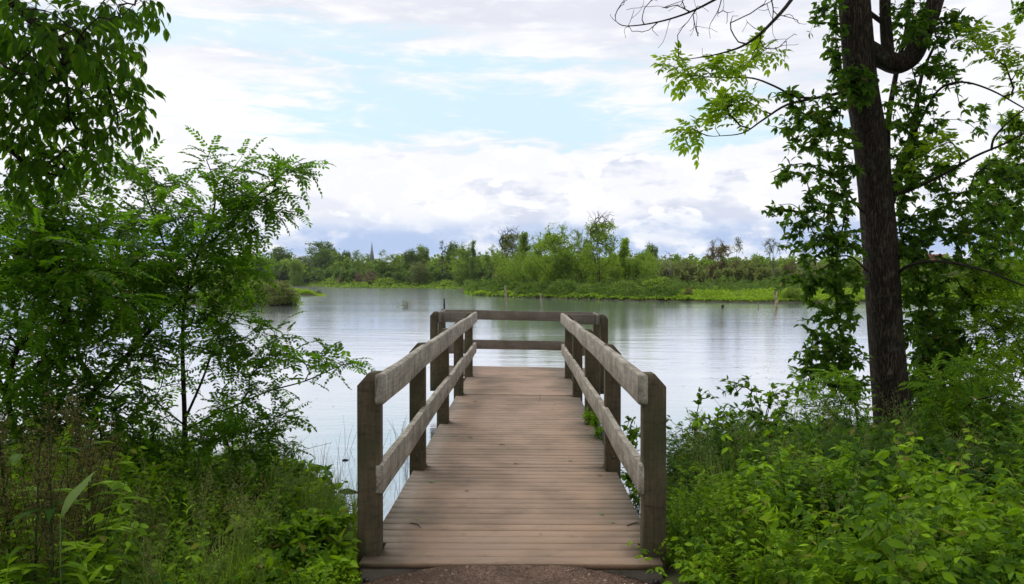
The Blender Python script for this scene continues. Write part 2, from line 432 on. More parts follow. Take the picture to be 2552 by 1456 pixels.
# ---- trodden path that meets the pier
def make_path():
    xs = np.linspace(-1.6, 1.6, 70); ys = np.linspace(-6, 5.27, 120)
    X, Y = np.meshgrid(xs, ys)
    edge = 1.25 + 0.12 * np.sin(Y * 2.1) + 0.06 * np.sin(Y * 5.3 + 1)
    crest = 0.685 - 0.14 * smoothstep(0.35, 1.15, np.abs(X + 0.03)) * smoothstep(4.2, 5.27, Y)
    Z = 0.625 + 0.035 * smoothstep(1.3, 0.3, np.abs(X)) 
    Z = Z * (1 - smoothstep(4.2, 5.2, Y)) + crest * smoothstep(4.2, 5.2, Y)
    Z = Z - 0.25 * smoothstep(0, 0.3, np.abs(X) - edge)
    rng = np.random.default_rng(3); Z += rng.normal(0, 0.004, Z.shape)
    n, m_ = X.shape
    i, j = np.meshgrid(np.arange(n - 1), np.arange(m_ - 1), indexing='ij')
    a = Acc(); a.add(np.stack([X, Y, Z + 0.012], -1).reshape(-1, 3), np.stack([i * m_ + j, i * m_ + j + 1, (i + 1) * m_ + j + 1, (i + 1) * m_ + j], -1).reshape(-1, 4))
    m, gg = new_mat('path_grit')
    pos = gg.add('ShaderNodeNewGeometry').outputs['Position']
    n1 = gg.noise(pos, 55, 5, 0.75); n2 = gg.noise(pos, 5, 5, 0.6)
    vo = gg.add('ShaderNodeTexVoronoi'); gg.l.new(pos, vo.inputs['Vector']); vo.inputs['Scale'].default_value = 90
    c = gg.mix(gg.mapr(n1, 0.35, 0.65), (0.085, 0.052, 0.038), (0.28, 0.18, 0.13))
    c = gg.mix(gg.mapr(n2, 0.35, 0.7, 0, 0.6), c, (0.06, 0.04, 0.028))
    p = principled(gg, c, 0.95, bump(gg, gg.m('ADD', n1, vo.outputs['Distance']), 1.0, 0.012), 0.1); gg.l.new(p.outputs[0], gg.out.inputs[0])
    tag(link('path', a.mesh('path', m)), kind='structure')
    # grit and wood chips scattered on it
    ac = Acc(); N = 2600
    x = rng.uniform(-1.15, 1.15, N); y = rng.uniform(3.6, 5.24, N)
    z = np.interp(y, [4.2, 5.2], [0.635, 0.685]) - 0.14 * smoothstep(0.35, 1.15, np.abs(x)) * smoothstep(4.2, 5.27, y) + 0.012
    s_ = 0.004 + 0.017 * rng.uniform(0, 1, N) ** 2.5
    tv = np.array([(1, 0, 0), (0, .8, 0), (-1, .1, 0), (-.1, -.9, 0), (0, 0, .6), (0, 0, -.6)], float)
    tf = [np.array([(0, 1, 4), (1, 2, 4), (2, 3, 4), (3, 0, 4), (1, 0, 5), (2, 1, 5), (3, 2, 5), (0, 3, 5)])]
    d = rng.normal(size=(N, 3)); R = rot_from(d, np.tile([0, 0, 1.0], (N, 1))) * s_[:, None, None]
    ac.inst((tv, tf), R, np.stack([x, y, z], -1))
    m, gg = new_mat('grit'); r = gg.add('ShaderNodeNewGeometry').outputs['Random Per Island']
    p = principled(gg, gg.mix(r, (0.06, 0.035, 0.024), (0.36, 0.27, 0.19)), 0.9); gg.l.new(p.outputs[0], gg.out.inputs[0])
    tag(link('grit', ac.mesh('grit', m, False)), 'loose brown grit and wood chips on the path before the pier', 'gravel', kind='stuff')
make_path()

# ================================================================ pier
PSI = 0.01322
def pier_pt(x, y, z):
    """pier coordinates: x across, y = distance in front of the camera, z above the deck -> world"""
    x = np.asarray(x, float); y = np.asarray(y, float); z = np.asarray(z, float)
    tilt = -0.016 * np.clip((y - 5.45) / 10.5, 0, 1.1)
    return np.stack([-0.0775 + PSI * y + x, y - PSI * x, DECK + z + tilt * x], -1)
def pv(v): v = np.asarray(v, float); return pier_pt(v[..., 0], v[..., 1], v[..., 2])

m_deck, gg = new_mat('composite_decking')
geo = gg.add('ShaderNodeNewGeometry'); pos = geo.outputs['Position']
rr = geo.outputs['Random Per Island']
gr = gg.noise(gg.scalev(pos, (1.5, 30, 1)), 3.0, 5, 0.6)
bl = gg.noise(pos, 1.3, 5, 0.6); sp = gg.noise(pos, 60, 4, 0.7)
c = gg.mix(gg.mapr(gr, 0.3, 0.7), (0.262, 0.158, 0.095), (0.350, 0.226, 0.142))
c = gg.mix(gg.m('MULTIPLY', rr, 0.32), c, (0.140, 0.092, 0.060))
c = gg.mix(gg.mapr(bl, 0.42, 0.62, 0, 0.5), c, (0.120, 0.088, 0.058))
c = gg.mix(gg.mapr(gg.noise(pos, 4.5, 7, 0.75), 0.54, 0.68, 0, 0.35), c, (0.11, 0.08, 0.05))
px_, py_, pz_ = gg.sep(pos)
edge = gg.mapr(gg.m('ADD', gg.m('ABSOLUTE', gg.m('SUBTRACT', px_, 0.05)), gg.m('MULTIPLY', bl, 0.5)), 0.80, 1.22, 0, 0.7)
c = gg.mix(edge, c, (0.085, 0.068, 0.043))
c = gg.mix(gg.mapr(sp, 0.62, 0.72, 0, 0.35), c, (0.30, 0.24, 0.19))
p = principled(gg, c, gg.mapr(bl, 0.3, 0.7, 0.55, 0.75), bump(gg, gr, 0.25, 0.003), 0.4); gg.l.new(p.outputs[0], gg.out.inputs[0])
m_rail = wood_mat('weathered_rail', [(0.31, 0.265, 0.205), (0.50, 0.455, 0.385), (0.19, 0.155, 0.115)], stain=0.85, dark=(0.06, 0.052, 0.038), green=0.22, crack=0.9)
m_post = wood_mat('weathered_post', [(0.085, 0.062, 0.036), (0.132, 0.100, 0.060), (0.060, 0.048, 0.026)], stain=0.5, dark=(0.018, 0.015, 0.01), green=0.45)
m_back = wood_mat('weathered_board', [(0.175, 0.145, 0.115), (0.235, 0.20, 0.165), (0.135, 0.115, 0.09)], stain=0.3, dark=(0.05, 0.04, 0.03), green=0.15)
m_steel, gg = new_mat('galvanised_steel'); n = gg.noise(gg.add('ShaderNodeTexCoord').outputs['Object'], 90, 4)
p = principled(gg, gg.mix(n, (0.06, 0.055, 0.05), (0.14, 0.13, 0.125)), 0.5); p.inputs['Metallic'].default_value = 0.7; gg.l.new(p.outputs[0], gg.out.inputs[0])

pier = thing('pier', 'brown plank deck pier with grey timber railings reaching over the pond', 'pier', tuple(pier_pt(0, 5.3, 0)))
def pier_part(name, me, M, label=None, parent=None):
    o = bpy.data.objects.new(name, me); COL.objects.link(o)
    o.parent = parent or pier
    if parent is None:
        o.matrix_parent_inverse = Matrix.Translation(-Vector(pier.location)); o.matrix_local = M if False else M
    o.matrix_basis = M
    if label: o['label'] = label
    return o
def beam(name, p0, p1, w, h, mat, round_=0.008, n=14, wob=0.004, seed=0, bow=0.0, label=None, sag=0.0):
    """board from p0 to p1 (world, centre line), w across, h high, in its own local x; slightly warped, eased edges"""
    p0 = Vector(p0); p1 = Vector(p1); L = (p1 - p0).length
    rng = np.random.default_rng(seed)
    r = round_; W, H = w / 2, h / 2
    sec = []
    for cxs, czs, a0 in ((W, H, 0), (-W, H, 90), (-W, -H, 180), (W, -H, 270)):
        for a_ in (0, 45, 90):
            t = math.radians(a0 + a_); sec.append((cxs - math.copysign(r, cxs) + r * math.cos(t), czs - math.copysign(r, czs) + r * math.sin(t)))
    sec = np.array(sec); k = len(sec)
    xs = np.concatenate([[0, 0.006], np.linspace(0.03, L - 0.03, n), [L - 0.006, L]])
    sc_ = np.concatenate([[1 - r * 1.0 / max(w, .01)], np.ones(len(xs) - 2), [1 - r * 1.0 / max(w, .01)]])
    ph = rng.uniform(0, 6, 4)
    off_y = bow * np.sin(np.pi * xs / L) + wob * np.sin(xs * 1.7 + ph[0]) * np.minimum(xs, L - xs).clip(0, 1)
    off_z = sag * np.sin(np.pi * xs / L) + 0.6 * wob * np.sin(xs * 2.3 + ph[1]) * np.minimum(xs, L - xs).clip(0, 1)
    v = np.zeros((len(xs), k, 3))
    for i, x in enumerate(xs):
        v[i, :, 0] = x; v[i, :, 1] = sec[:, 0] * sc_[i] + off_y[i]; v[i, :, 2] = sec[:, 1] * sc_[i] + off_z[i] + rng.normal(0, 0.0006, k)
    i, j = np.meshgrid(np.arange(len(xs) - 1), np.arange(k), indexing='ij'); j2 = (j + 1) % k
    q = np.stack([i * k + j, (i + 1) * k + j, (i + 1) * k + j2, i * k + j2], -1).reshape(-1, 4)
    a = Acc(); a.add(v.reshape(-1, 3), q, np.arange(k)[None], (np.arange(k) + (len(xs) - 1) * k)[::-1][None])
    me = a.mesh(name, mat, False)
    ex = (p1 - p0).normalized(); up = Vector((0, 0, 1)); ey = up.cross(ex).normalized(); ez = ex.cross(ey)
    M = Matrix.Translation(p0) @ Matrix((ex, ey, ez)).transposed().to_4x4()
    return pier_part(name, me, M, label)
def post(x, y, zb, zt, out, w=0.15, lean=0.0, seed=0, bolts=(), axis='x', dpt=0.15, label=None):
    """post with its outer top corner cut off; local x runs up the post"""
    rng = np.random.default_rng(seed)
    base = pier_pt(x, y + dpt / 2, 0); b = 0.004
    hw, hd, zc = w / 2, dpt / 2, zt - 0.085
    def ring(z, a0, a1):
        pts = [(a0 + b, -hd), (a1 - b, -hd), (a1, -hd + b), (a1, hd - b), (a1 - b, hd), (a0 + b, hd), (a0, hd - b), (a0, -hd + b)]
        return [(z, u, v_) for u, v_ in pts]
    zs = list(np.linspace(zb, zc, 8)); v = []
    for z in zs: v += ring(z, -hw, hw)
    v += ring(zt, -hw + 0.075, hw)
    v = np.array(v, float)
    if out > 0: v[:, 1] *= -1
    if axis == 'y': v = v[:, [0, 2, 1]]
    k = 8; nr = len(zs) + 1
    i, j = np.meshgrid(np.arange(nr - 1), np.arange(k), indexing='ij'); j2 = (j + 1) % k
    q = np.stack([i * k + j, i * k + j2, (i + 1) * k + j2, (i + 1) * k + j], -1).reshape(-1, 4)
    a = Acc(); a.add(v, q, np.arange(k)[::-1][None], (np.arange(k) + (nr - 1) * k)[None])
    me = a.mesh('post', m_post, False)
    # local x -> up, local y -> pier x, local z -> pier y
    R = Matrix(((lean, 1, 0), (0, 0, 1), (1, -lean, 0))).to_4x4()
    M = Matrix.Translation(Vector(base)) @ R
    o = pier_part('post', me, M, label)
    for (zz, uu) in bolts:
        ba = Acc(); tube(ba, [(0, 0, 0), (0, 0, -0.008), (0, 0, -0.016)], [0.017, 0.017, 0.009], 8)
        bo = link('bolt', ba.mesh('bolt', m_steel), o); bo.location = (zz, uu, -hd + 0.001)
    return o

PY = [5.455, 7.98, 10.52, 13.10, 15.56]
OX = 1.032 - 0.075
k_ = 0
for i, y in enumerate(PY):
    for s in (-1, 1):
        k_ += 1
        low_b = -1.6 if i else -1.0
        post(s * OX, y, low_b, 1.222 - 0.004 * (k_ % 3), s, seed=k_, bolts=((0.12, 0.0),) if i else ())
# platform corner posts: front pair hang on the rim, back pair behind
for s in (-1, 1):
    post(s * 1.69, 16.22, -0.37, 1.205, s, seed=20 + s, bolts=((-0.28, -0.03), (-0.12, 0.03)))
    post(s * 1.67, 17.62, -0.6, 1.20, s, seed=30 + s)
# rails along the walkway
RX = 1.032 - 0.15 - 0.008
def rail(x0, y0, x1, y1, zc, h, w, mat, seed, **kw):
    return beam('rail', tuple(pier_pt(x0, y0, zc)), tuple(pier_pt(x1, y1, zc)), w, h, mat, seed=seed, **kw)
for s in (-1, 1):
    rail(s * RX, 5.425, s * (RX - 0.012), 16.33, 1.215 - 0.102, 0.204, 0.066, m_rail, 40 + s, round_=0.017, n=60, wob=0.007, bow=-s * 0.012 * (1 if s > 0 else 0.3), label='pale weathered upper rail with rounded top edges')
    rail(s * (RX + 0.008), 5.455, s * (RX - 0.004), 16.28, 0.605 - 0.098, 0.196, 0.052, m_rail, 50 + s, round_=0.004, n=60, wob=0.006, label='weathered lower rail with squared edges')
# platform rails
for z, h in ((1.20, 0.205), (0.565, 0.20)):
    m_ = m_back
    rail(-1.62, 17.62, 1.62, 17.62, z - h / 2, h, 0.05, m_, 60 + int(z * 10), round_=0.008, n=20)
    for s in (-1, 1):
        rail(s * 1.585, 16.26, s * 1.60, 17.585, z - h / 2, h, 0.05, m_, 70 + s + int(z * 10), round_=0.008, n=10)
        rail(s * 0.95, 16.42 if z > 1 else 16.40, s * 1.55, 16.42 if z > 1 else 16.40, z - h / 2, h, 0.05, m_, 80 + s + int(z * 10), round_=0.008, n=8)

# decking boards
def boards():
    rng = np.random.default_rng(9); a = Acc()
    th = 0.032
    def sect(y0, y1, hwf, pitch=0.1445, gapw=0.0085, zoff=0.0, cut=True):
        n = max(1, round((y1 - y0) / pitch)); pt = (y1 - y0) / n
        for i in range(n):
            a0 = y0 + i * pt; a1 = a0 + pt - gapw
            hw = hwf(a0) + rng.normal(0, 0.002)
            x0, x1 = -hw, hw
            if cut:
                for yy in PY:                       # boards are notched round the posts
                    if a1 > yy - 0.004 and a0 < yy + 0.154: x0, x1 = -0.878, 0.878
            z1 = zoff + rng.normal(0, 0.0010); e = 0.004
            # eased long edges
            prof = [(a0, z1 - th), (a0, z1 - e), (a0 + e, z1), (a1 - e, z1), (a1, z1 - e), (a1, z1 - th)]
            nx = 13; xs = np.linspace(x0, x1, nx); v = np.zeros((nx, 6, 3))
            for k, (yy, zz) in enumerate(prof):
                v[:, k, 0] = xs; v[:, k, 1] = yy; v[:, k, 2] = zz
            ii, jj = np.meshgrid(np.arange(nx - 1), np.arange(6), indexing='ij'); j2 = (jj + 1) % 6
            q = np.stack([ii * 6 + jj, (ii + 1) * 6 + jj, (ii + 1) * 6 + j2, ii * 6 + j2], -1).reshape(-1, 4)
            a.add(pv(v.reshape(-1, 3)), q, np.arange(6)[None], (np.arange(6) + (nx - 1) * 6)[::-1][None])
    W = lambda y: 0.985
    ys = [5.285, 5.425, 8.04, 10.60, 13.18, 15.66]
    sect(5.285, 5.425, W, gapw=0.005, zoff=0.002, cut=False)
    for u, v_, zo in ((5.425, 8.04, 0), (8.04, 10.60, .002), (10.60, 13.18, -.001), (13.18, 15.70, .004)):
        sect(u + 0.004, v_ - 0.006, W, zoff=zo)
    sect(15.71, 17.60, lambda y: 1.52, zoff=0.0, cut=True)
    o = part('deck', a, m_deck, pier, False); o['label'] = 'brown composite deck boards laid across the walkway'
boards()
# frame under the deck: rim board with two bolts, side joists, cross joists
def frame():
    a = Acc()
    for s in (-1, 1):
        box(a, (s * 0.955 - 0.02, 5.34, -0.24), (s * 0.955 + 0.02, 15.70, -0.036), pv)
        box(a, (s * 0.40 - 0.02, 5.34, -0.24), (s * 0.40 + 0.02, 15.70, -0.036), pv)
        box(a, (s * 1.49 - 0.02, 15.75, -0.24), (s * 1.49 + 0.02, 17.56, -0.036), pv)
    for y in (7.9, 10.45, 13.02, 15.735, 17.57):
        w = 1.46 if y > 15.7 else 0.93
        box(a, (-w, y - 0.018, -0.235), (w, y + 0.018, -0.038), pv)
    o = part('joist_frame', a, m_post, pier, False)
    rim = beam('rim_board', tuple(pier_pt(-0.985, 5.318, -0.15)), tuple(pier_pt(0.985, 5.318, -0.15)), 0.04, 0.225, m_back, seed=5, n=12, label='bolted rim board under the first deck board')
    for s in (0.045, 1.925):
        ba = Acc(); tube(ba, [(0, 0, 0), (0, -0.010, 0), (0, -0.018, 0)], [0.022, 0.022, 0.012], 10)
        bo = link('bolt', ba.mesh('bolt', m_steel), rim); bo.location = (s, -0.0195, 0.035)
frame()
# ================================================================ foliage building blocks
def leaf_tpl(L=1.0, W=0.4, droop=0.25, fold=0.12, n=3, tipp=1.6):
    """pointed leaf along +x, folded on its midrib, drooping; unit length"""
    xs = np.linspace(0, 1, n + 2); v = []; f3 = []; f4 = []
    def z(x): return -droop * x * x * L
    mid = [(x * L * (1 - 0.1 * droop * x), 0, z(x)) for x in xs]
    v += mid
    for s in (1, -1):
        for x in xs[1:-1]:
            w = W * L / 2 * math.sin(math.pi * x ** 0.75) ** 0.9
            v.append((x * L, s * w, z(x) + fold * w))
    nm = n + 2
    for s in (0, 1):
        b = nm + s * n
        def o(*q): return q if s == 0 else q[::-1]
        f3.append(o(0, 1, b)); f3.append(o(nm - 2, nm - 1, b + n - 1))
        for i in range(n - 1): f4.append(o(i + 1, i + 2, b + i + 1, b + i))
    fs = [np.array(f3)]
    if f4: fs.append(np.array(f4))
    return np.array(v, float), fs

def oval_tpl(W=0.45, fold=0.1):
    v = np.array([(0, 0, 0), (0.3, W / 2, fold * W), (0.75, W / 2.1, fold * W), (1, 0, -0.05), (0.75, -W / 2.1, fold * W), (0.3, -W / 2, fold * W)], float)
    return v, [np.array([(0, 3, 2, 1), (0, 5, 4, 3)])]

def place(tpl, X, up, T, S, roll=None, acc=None):
    R = rot_from(np.asarray(X, float), np.asarray(up, float), roll) * np.asarray(S, float)[:, None, None]
    acc.inst(tpl, R, np.asarray(T, float))

def frond_tpl(npair=7, L=1.0, leaf=0.2, W=0.45, droop=0.5, hang=0.2, rng=None, terminal=True, ovate=True, stem=0.008, spread=70, first=0.22, simple=False):
    """compound leaf: leaflets in pairs along a drooping midrib (+x)"""
    rng = rng or np.random.default_rng(1)
    a = Acc(); lt = oval_tpl(W) if simple else leaf_tpl(1, W, 0.25, 0.15, 2 if ovate else 3)
    def pt(t): return np.array([L * (t - 0.15 * droop * t ** 3), 0, -droop * L * t * t * 0.8])
    X = []; T = []; S = []
    for i in range(npair):
        t = first + (0.96 - first) * i / max(1, npair - 1) if npair > 1 else 0.6
        b = pt(t); tg = pt(min(1, t + 0.02)) - pt(t - 0.02); tg /= np.linalg.norm(tg)
        for s in (-1, 1):
            ang = math.radians(spread + rng.normal(0, 7)); d = tg * math.cos(ang) + np.array([0, s * math.sin(ang), 0]) + np.array([0, 0, -hang + rng.normal(0, 0.12)])
            X.append(d); T.append(b); S.append(leaf * (1 - 0.35 * abs(t - 0.55)) * rng.uniform(0.85, 1.1))
    if terminal: X.append(pt(1) - pt(0.93) + np.array([0, 0, -hang * 0.05])); T.append(pt(1)); S.append(leaf)
    X = np.array(X); place(lt, X, np.tile([0, 0, 1.0], (len(X), 1)), T, S, rng.normal(0, 0.25, len(X)), a)
    if stem:
        pts = np.array([pt(t) for t in np.linspace(0, 1, 5)]); tube(a, pts, np.linspace(stem, stem * 0.4, 5), 3, False)
    return a.tpl()

class Skel:
    """branch skeleton: limbs drawn by hand, then twigs grown towards target points"""
    def __init__(s, seed=0): s.p = []; s.par = []; s.rmin = []; s.rng = np.random.default_rng(seed); s.tips = []; s.dir = []; s.hand = []
    def limb(s, pts, r0, r1, at=None, n=None):
        pts = np.asarray(pts, float); n = n or max(8, int(4 * len(pts)))
        sp = smooth_path(pts, n); rr = np.linspace(r0, r1, len(sp))
        s.hand.append((sp, rr))
        prev = at
        if at is None and len(s.p) and np.min(np.linalg.norm(np.array(s.p) - sp[0], axis=1)) < 0.5:
            prev = int(np.argmin(np.linalg.norm(np.array(s.p) - sp[0], axis=1)))
        for i, q in enumerate(sp):
            s.p.append(q); s.par.append(-1 if prev is None else prev); s.rmin.append(-rr[i]); prev = len(s.p) - 1
            t = sp[min(i + 1, len(sp) - 1)] - sp[max(i - 1, 0)]; s.dir.append(t / max(1e-9, np.linalg.norm(t)))
        return prev
    def grow(s, targets, step=0.15, lift=0.15, jit=0.25, skip=0.0):
        tg = np.asarray(targets, float); base = np.array(s.p)
        # near targets first, so far twigs branch off near ones
        d0 = np.array([np.min(np.linalg.norm(base[::max(1, len(base) // 300)] - t, axis=1)) for t in tg])
        cap = len(s.p) + len(tg) * 14
        PA = np.zeros((cap, 3)); DA = np.zeros((cap, 3)); n = len(s.p); PA[:n] = base; DA[:n] = np.array(s.dir)
        for k in np.argsort(d0):
            t = tg[k]; dv = t - PA[:n]; dist = np.linalg.norm(dv, axis=1)
            cosv = np.einsum('ij,ij->i', dv, DA[:n]) / np.maximum(dist, 1e-6)
            cost = dist * (1.35 - 0.45 * cosv)
            i = int(np.argmin(cost)); d = dist[i]
            m = min(12, max(1, int(math.ceil(d / step)))); p0 = PA[i].copy(); dir0 = DA[i]
            ctrl = p0 + dir0 * d * 0.3 + (t - p0) * 0.25 + np.array([0, 0, lift * d]) + s.rng.normal(0, jit * d * 0.18, 3)
            prev = i
            for j in range(1, m + 1):
                u = j / m; q = (1 - u) ** 2 * p0 + 2 * u * (1 - u) * ctrl + u * u * t
                if j < m: q = q + s.rng.normal(0, step * 0.06, 3)
                if n >= cap: break
                PA[n] = q; dd = q - PA[prev]; DA[n] = dd / max(1e-9, np.linalg.norm(dd))
                s.p.append(q); s.par.append(prev); s.rmin.append(0.0); s.dir.append(DA[n].copy()); prev = n; n += 1
            s.tips.append(prev)
    def mesh(s, acc, rtip=0.003, power=2.4, k=5, rmax=9.0):
        for sp, rr in s.hand: tube(acc, sp, rr, 14 if rr[0] > 0.05 else 7)
        n = len(s.p); w = np.zeros(n); par = np.array(s.par)
        w[np.array(s.tips, int)] += rtip ** power if s.tips else 0
        for i in range(n - 1, -1, -1):
            if par[i] >= 0: w[par[i]] += max(w[i], rtip ** power)
        r = np.minimum(np.maximum(w, rtip ** power) ** (1 / power), rmax)
        hand = np.array(s.rmin) < 0
        r = np.where(hand, -np.array(s.rmin), r)
        e = np.array([i for i in range(n) if par[i] >= 0 and not (hand[i] and hand[par[i]])], int)
        if len(e) == 0: return r
        Pn = np.array(s.p); A = Pn[par[e]]; B = Pn[e]; ra = np.minimum(r[par[e]], r[e] * 1.5); rb = r[e]
        d = B - A; L = np.linalg.norm(d, axis=1, keepdims=True); t = d / np.maximum(L, 1e-9)
        B = B + t * np.minimum(rb[:, None], L * 0.15)
        ref = np.where(np.abs(t[:, 2:3]) < 0.9, [[0, 0, 1.0]], [[1.0, 0, 0]])
        u = np.cross(t, ref); u /= np.linalg.norm(u, axis=1, keepdims=True); v = np.cross(t, u)
        a = np.linspace(0, 2 * np.pi, k, endpoint=False)
        ring = np.cos(a)[None, :, None] * u[:, None] + np.sin(a)[None, :, None] * v[:, None]
        V = np.concatenate([A[:, None] + ring * ra[:, None, None], B[:, None] + ring * rb[:, None, None]], 1)
        j = np.arange(k); j2 = (j + 1) % k
        q = np.stack([j, j2, j2 + k, j + k], -1)
        F = (q[None] + (np.arange(len(e)) * 2 * k)[:, None, None]).reshape(-1, 4)
        acc.add(V.reshape(-1, 3), F)
        return r
    def tipdata(s, back=0):
        ids = np.array(s.tips, int); par = np.array(s.par)
        for _ in range(back): ids = np.where(par[ids] >= 0, par[ids], ids)
        return np.array(s.p)[ids], np.array(s.dir)[ids]

def unit(v): v = np.asarray(v, float); return v / np.maximum(np.linalg.norm(v, axis=-1, keepdims=True), 1e-9)
def blob_targets(blobs, rng, dens=1.0):
    """blobs: (px, py, rx, ry, depth, n, dthick)"""
    out = []
    for (px, py, rx, ry, d, n, dt) in blobs:
        n = max(1, int(n * dens)); k = 0
        while k < n:
            a = rng.uniform(-1, 1, 3)
            if a @ a > 1: continue
            out.append(P(px + a[0] * rx, py + a[1] * ry, d + a[2] * dt)); k += 1
    return np.array(out)
def PL(pts, d=None):
    """polyline from (px, py, depth)"""
    return np.array([P(*p) for p in pts])

Z1 = np.array([0, 0, 1.0])
def dress(sk, acc, tpls, rng, per=3, size=0.25, spread=0.9, back=1, droop=-0.1, szvar=0.2, outward=0.6, flat=0.25):
    """hang copies of leaf templates at and behind the twig tips"""
    Ts, Xs = [], []
    for b in range(back + 1):
        p, d = sk.tipdata(b)
        for _ in range(per if b == 0 else max(1, per - 1)):
            r = rng.normal(0, 1, p.shape); r[:, 2] *= 0.55
            x = unit(d * outward + r * spread + np.array([0, 0, droop]))
            Ts.append(p); Xs.append(x)
    T = np.concatenate(Ts); X = np.concatenate(Xs)
    up = unit(np.tile(Z1, (len(T), 1)) + rng.normal(0, flat, T.shape))
    pick = rng.integers(0, len(tpls), len(T)); S = size * rng.uniform(1 - szvar, 1 + szvar, len(T))
    for k, tp in enumerate(tpls):
        m = pick == k
        place(tp, X[m], up[m], T[m], S[m], None, acc)

# ---------------------------------------------------------------- leaf colours
m_ash = leaf_mat('ash_leaf', (0.012, 0.038, 0.004), (0.055, 0.115, 0.006), trans=(0.20, 0.44, 0.015), tw=0.48, patch=1.3, gam=1.3)
m_ash_bright = leaf_mat('young_ash_leaf', (0.09, 0.18, 0.008), (0.17, 0.29, 0.010), trans=(0.44, 0.68, 0.02), tw=0.5)
m_locust = leaf_mat('locust_leaf', (0.013, 0.045, 0.005), (0.105, 0.215, 0.008), trans=(0.28, 0.60, 0.015), tw=0.42, patch=1.1, gam=1.4)
m_vine = leaf_mat('vine_leaf', (0.011, 0.036, 0.004), (0.070, 0.140, 0.008), trans=(0.18, 0.40, 0.015), tw=0.34, patch=1.0, gam=1.5)
m_bush = leaf_mat('bush_leaf', (0.020, 0.062, 0.004), (0.145, 0.265, 0.010), trans=(0.32, 0.60, 0.015), tw=0.36, patch=1.4, gam=1.5)
m_shade = leaf_mat('shaded_herb_leaf', (0.013, 0.040, 0.005), (0.075, 0.145, 0.010), trans=(0.18, 0.38, 0.02), tw=0.32, patch=1.2, gam=1.5)  # herb leaves darkened in colour to stand in for shade on the farther weeds
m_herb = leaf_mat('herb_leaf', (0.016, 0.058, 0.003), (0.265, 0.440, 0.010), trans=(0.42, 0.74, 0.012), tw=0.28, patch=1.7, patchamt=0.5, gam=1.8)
m_grassl = leaf_mat('grass_blade', (0.035, 0.070, 0.010), (0.110, 0.165, 0.028), trans=(0.30, 0.44, 0.05), tw=0.35, patch=1.0)
m_seed = leaf_mat('grass_seed_head', (0.16, 0.18, 0.055), (0.32, 0.33, 0.12), trans=(0.42, 0.45, 0.18), tw=0.3, patch=1.0)
m_dock = leaf_mat('dock_seed', (0.062, 0.060, 0.016), (0.150, 0.125, 0.038), trans=(0.22, 0.19, 0.05), tw=0.25, patch=3.0)
m_broad = leaf_mat('broad_leaf', (0.028, 0.070, 0.024), (0.065, 0.130, 0.045), trans=(0.16, 0.34, 0.06), tw=0.25, rough=0.55, patch=2.0)
m_bark = bark_mat('furrowed_bark', (0.017, 0.013, 0.009), (0.078, 0.060, 0.040), 46.0, 1.0, lichen=0.3)
m_twig = bark_mat('twig_bark', (0.018, 0.014, 0.010), (0.045, 0.036, 0.026), 60.0, 0.3)
m_gtwig = bark_mat('green_stem', (0.022, 0.035, 0.012), (0.050, 0.065, 0.022), 60.0, 0.2)
m_dead = bark_mat('bleached_wood', (0.12, 0.10, 0.075), (0.34, 0.30, 0.24), 18.0, 0.6)
m_stump = bark_mat('peeling_stump', (0.10, 0.055, 0.03), (0.42, 0.34, 0.24), 8.0, 0.6)

# ================================================================ left: ash overhanging from the top corner
def tree(name, label, cat, sk, leafacc, leafm, barkm, base, rtip, group=None, k=5, power=2.4, rmax=9.0, crown='crown'):
    t = thing(name, label, cat, tuple(base), group)
    a = Acc(); sk.mesh(a, rtip, power, k, rmax)
    part('trunk', a, barkm, t)
    if leafacc is not None and leafacc.n: part(crown, leafacc, leafm, t)
    return t

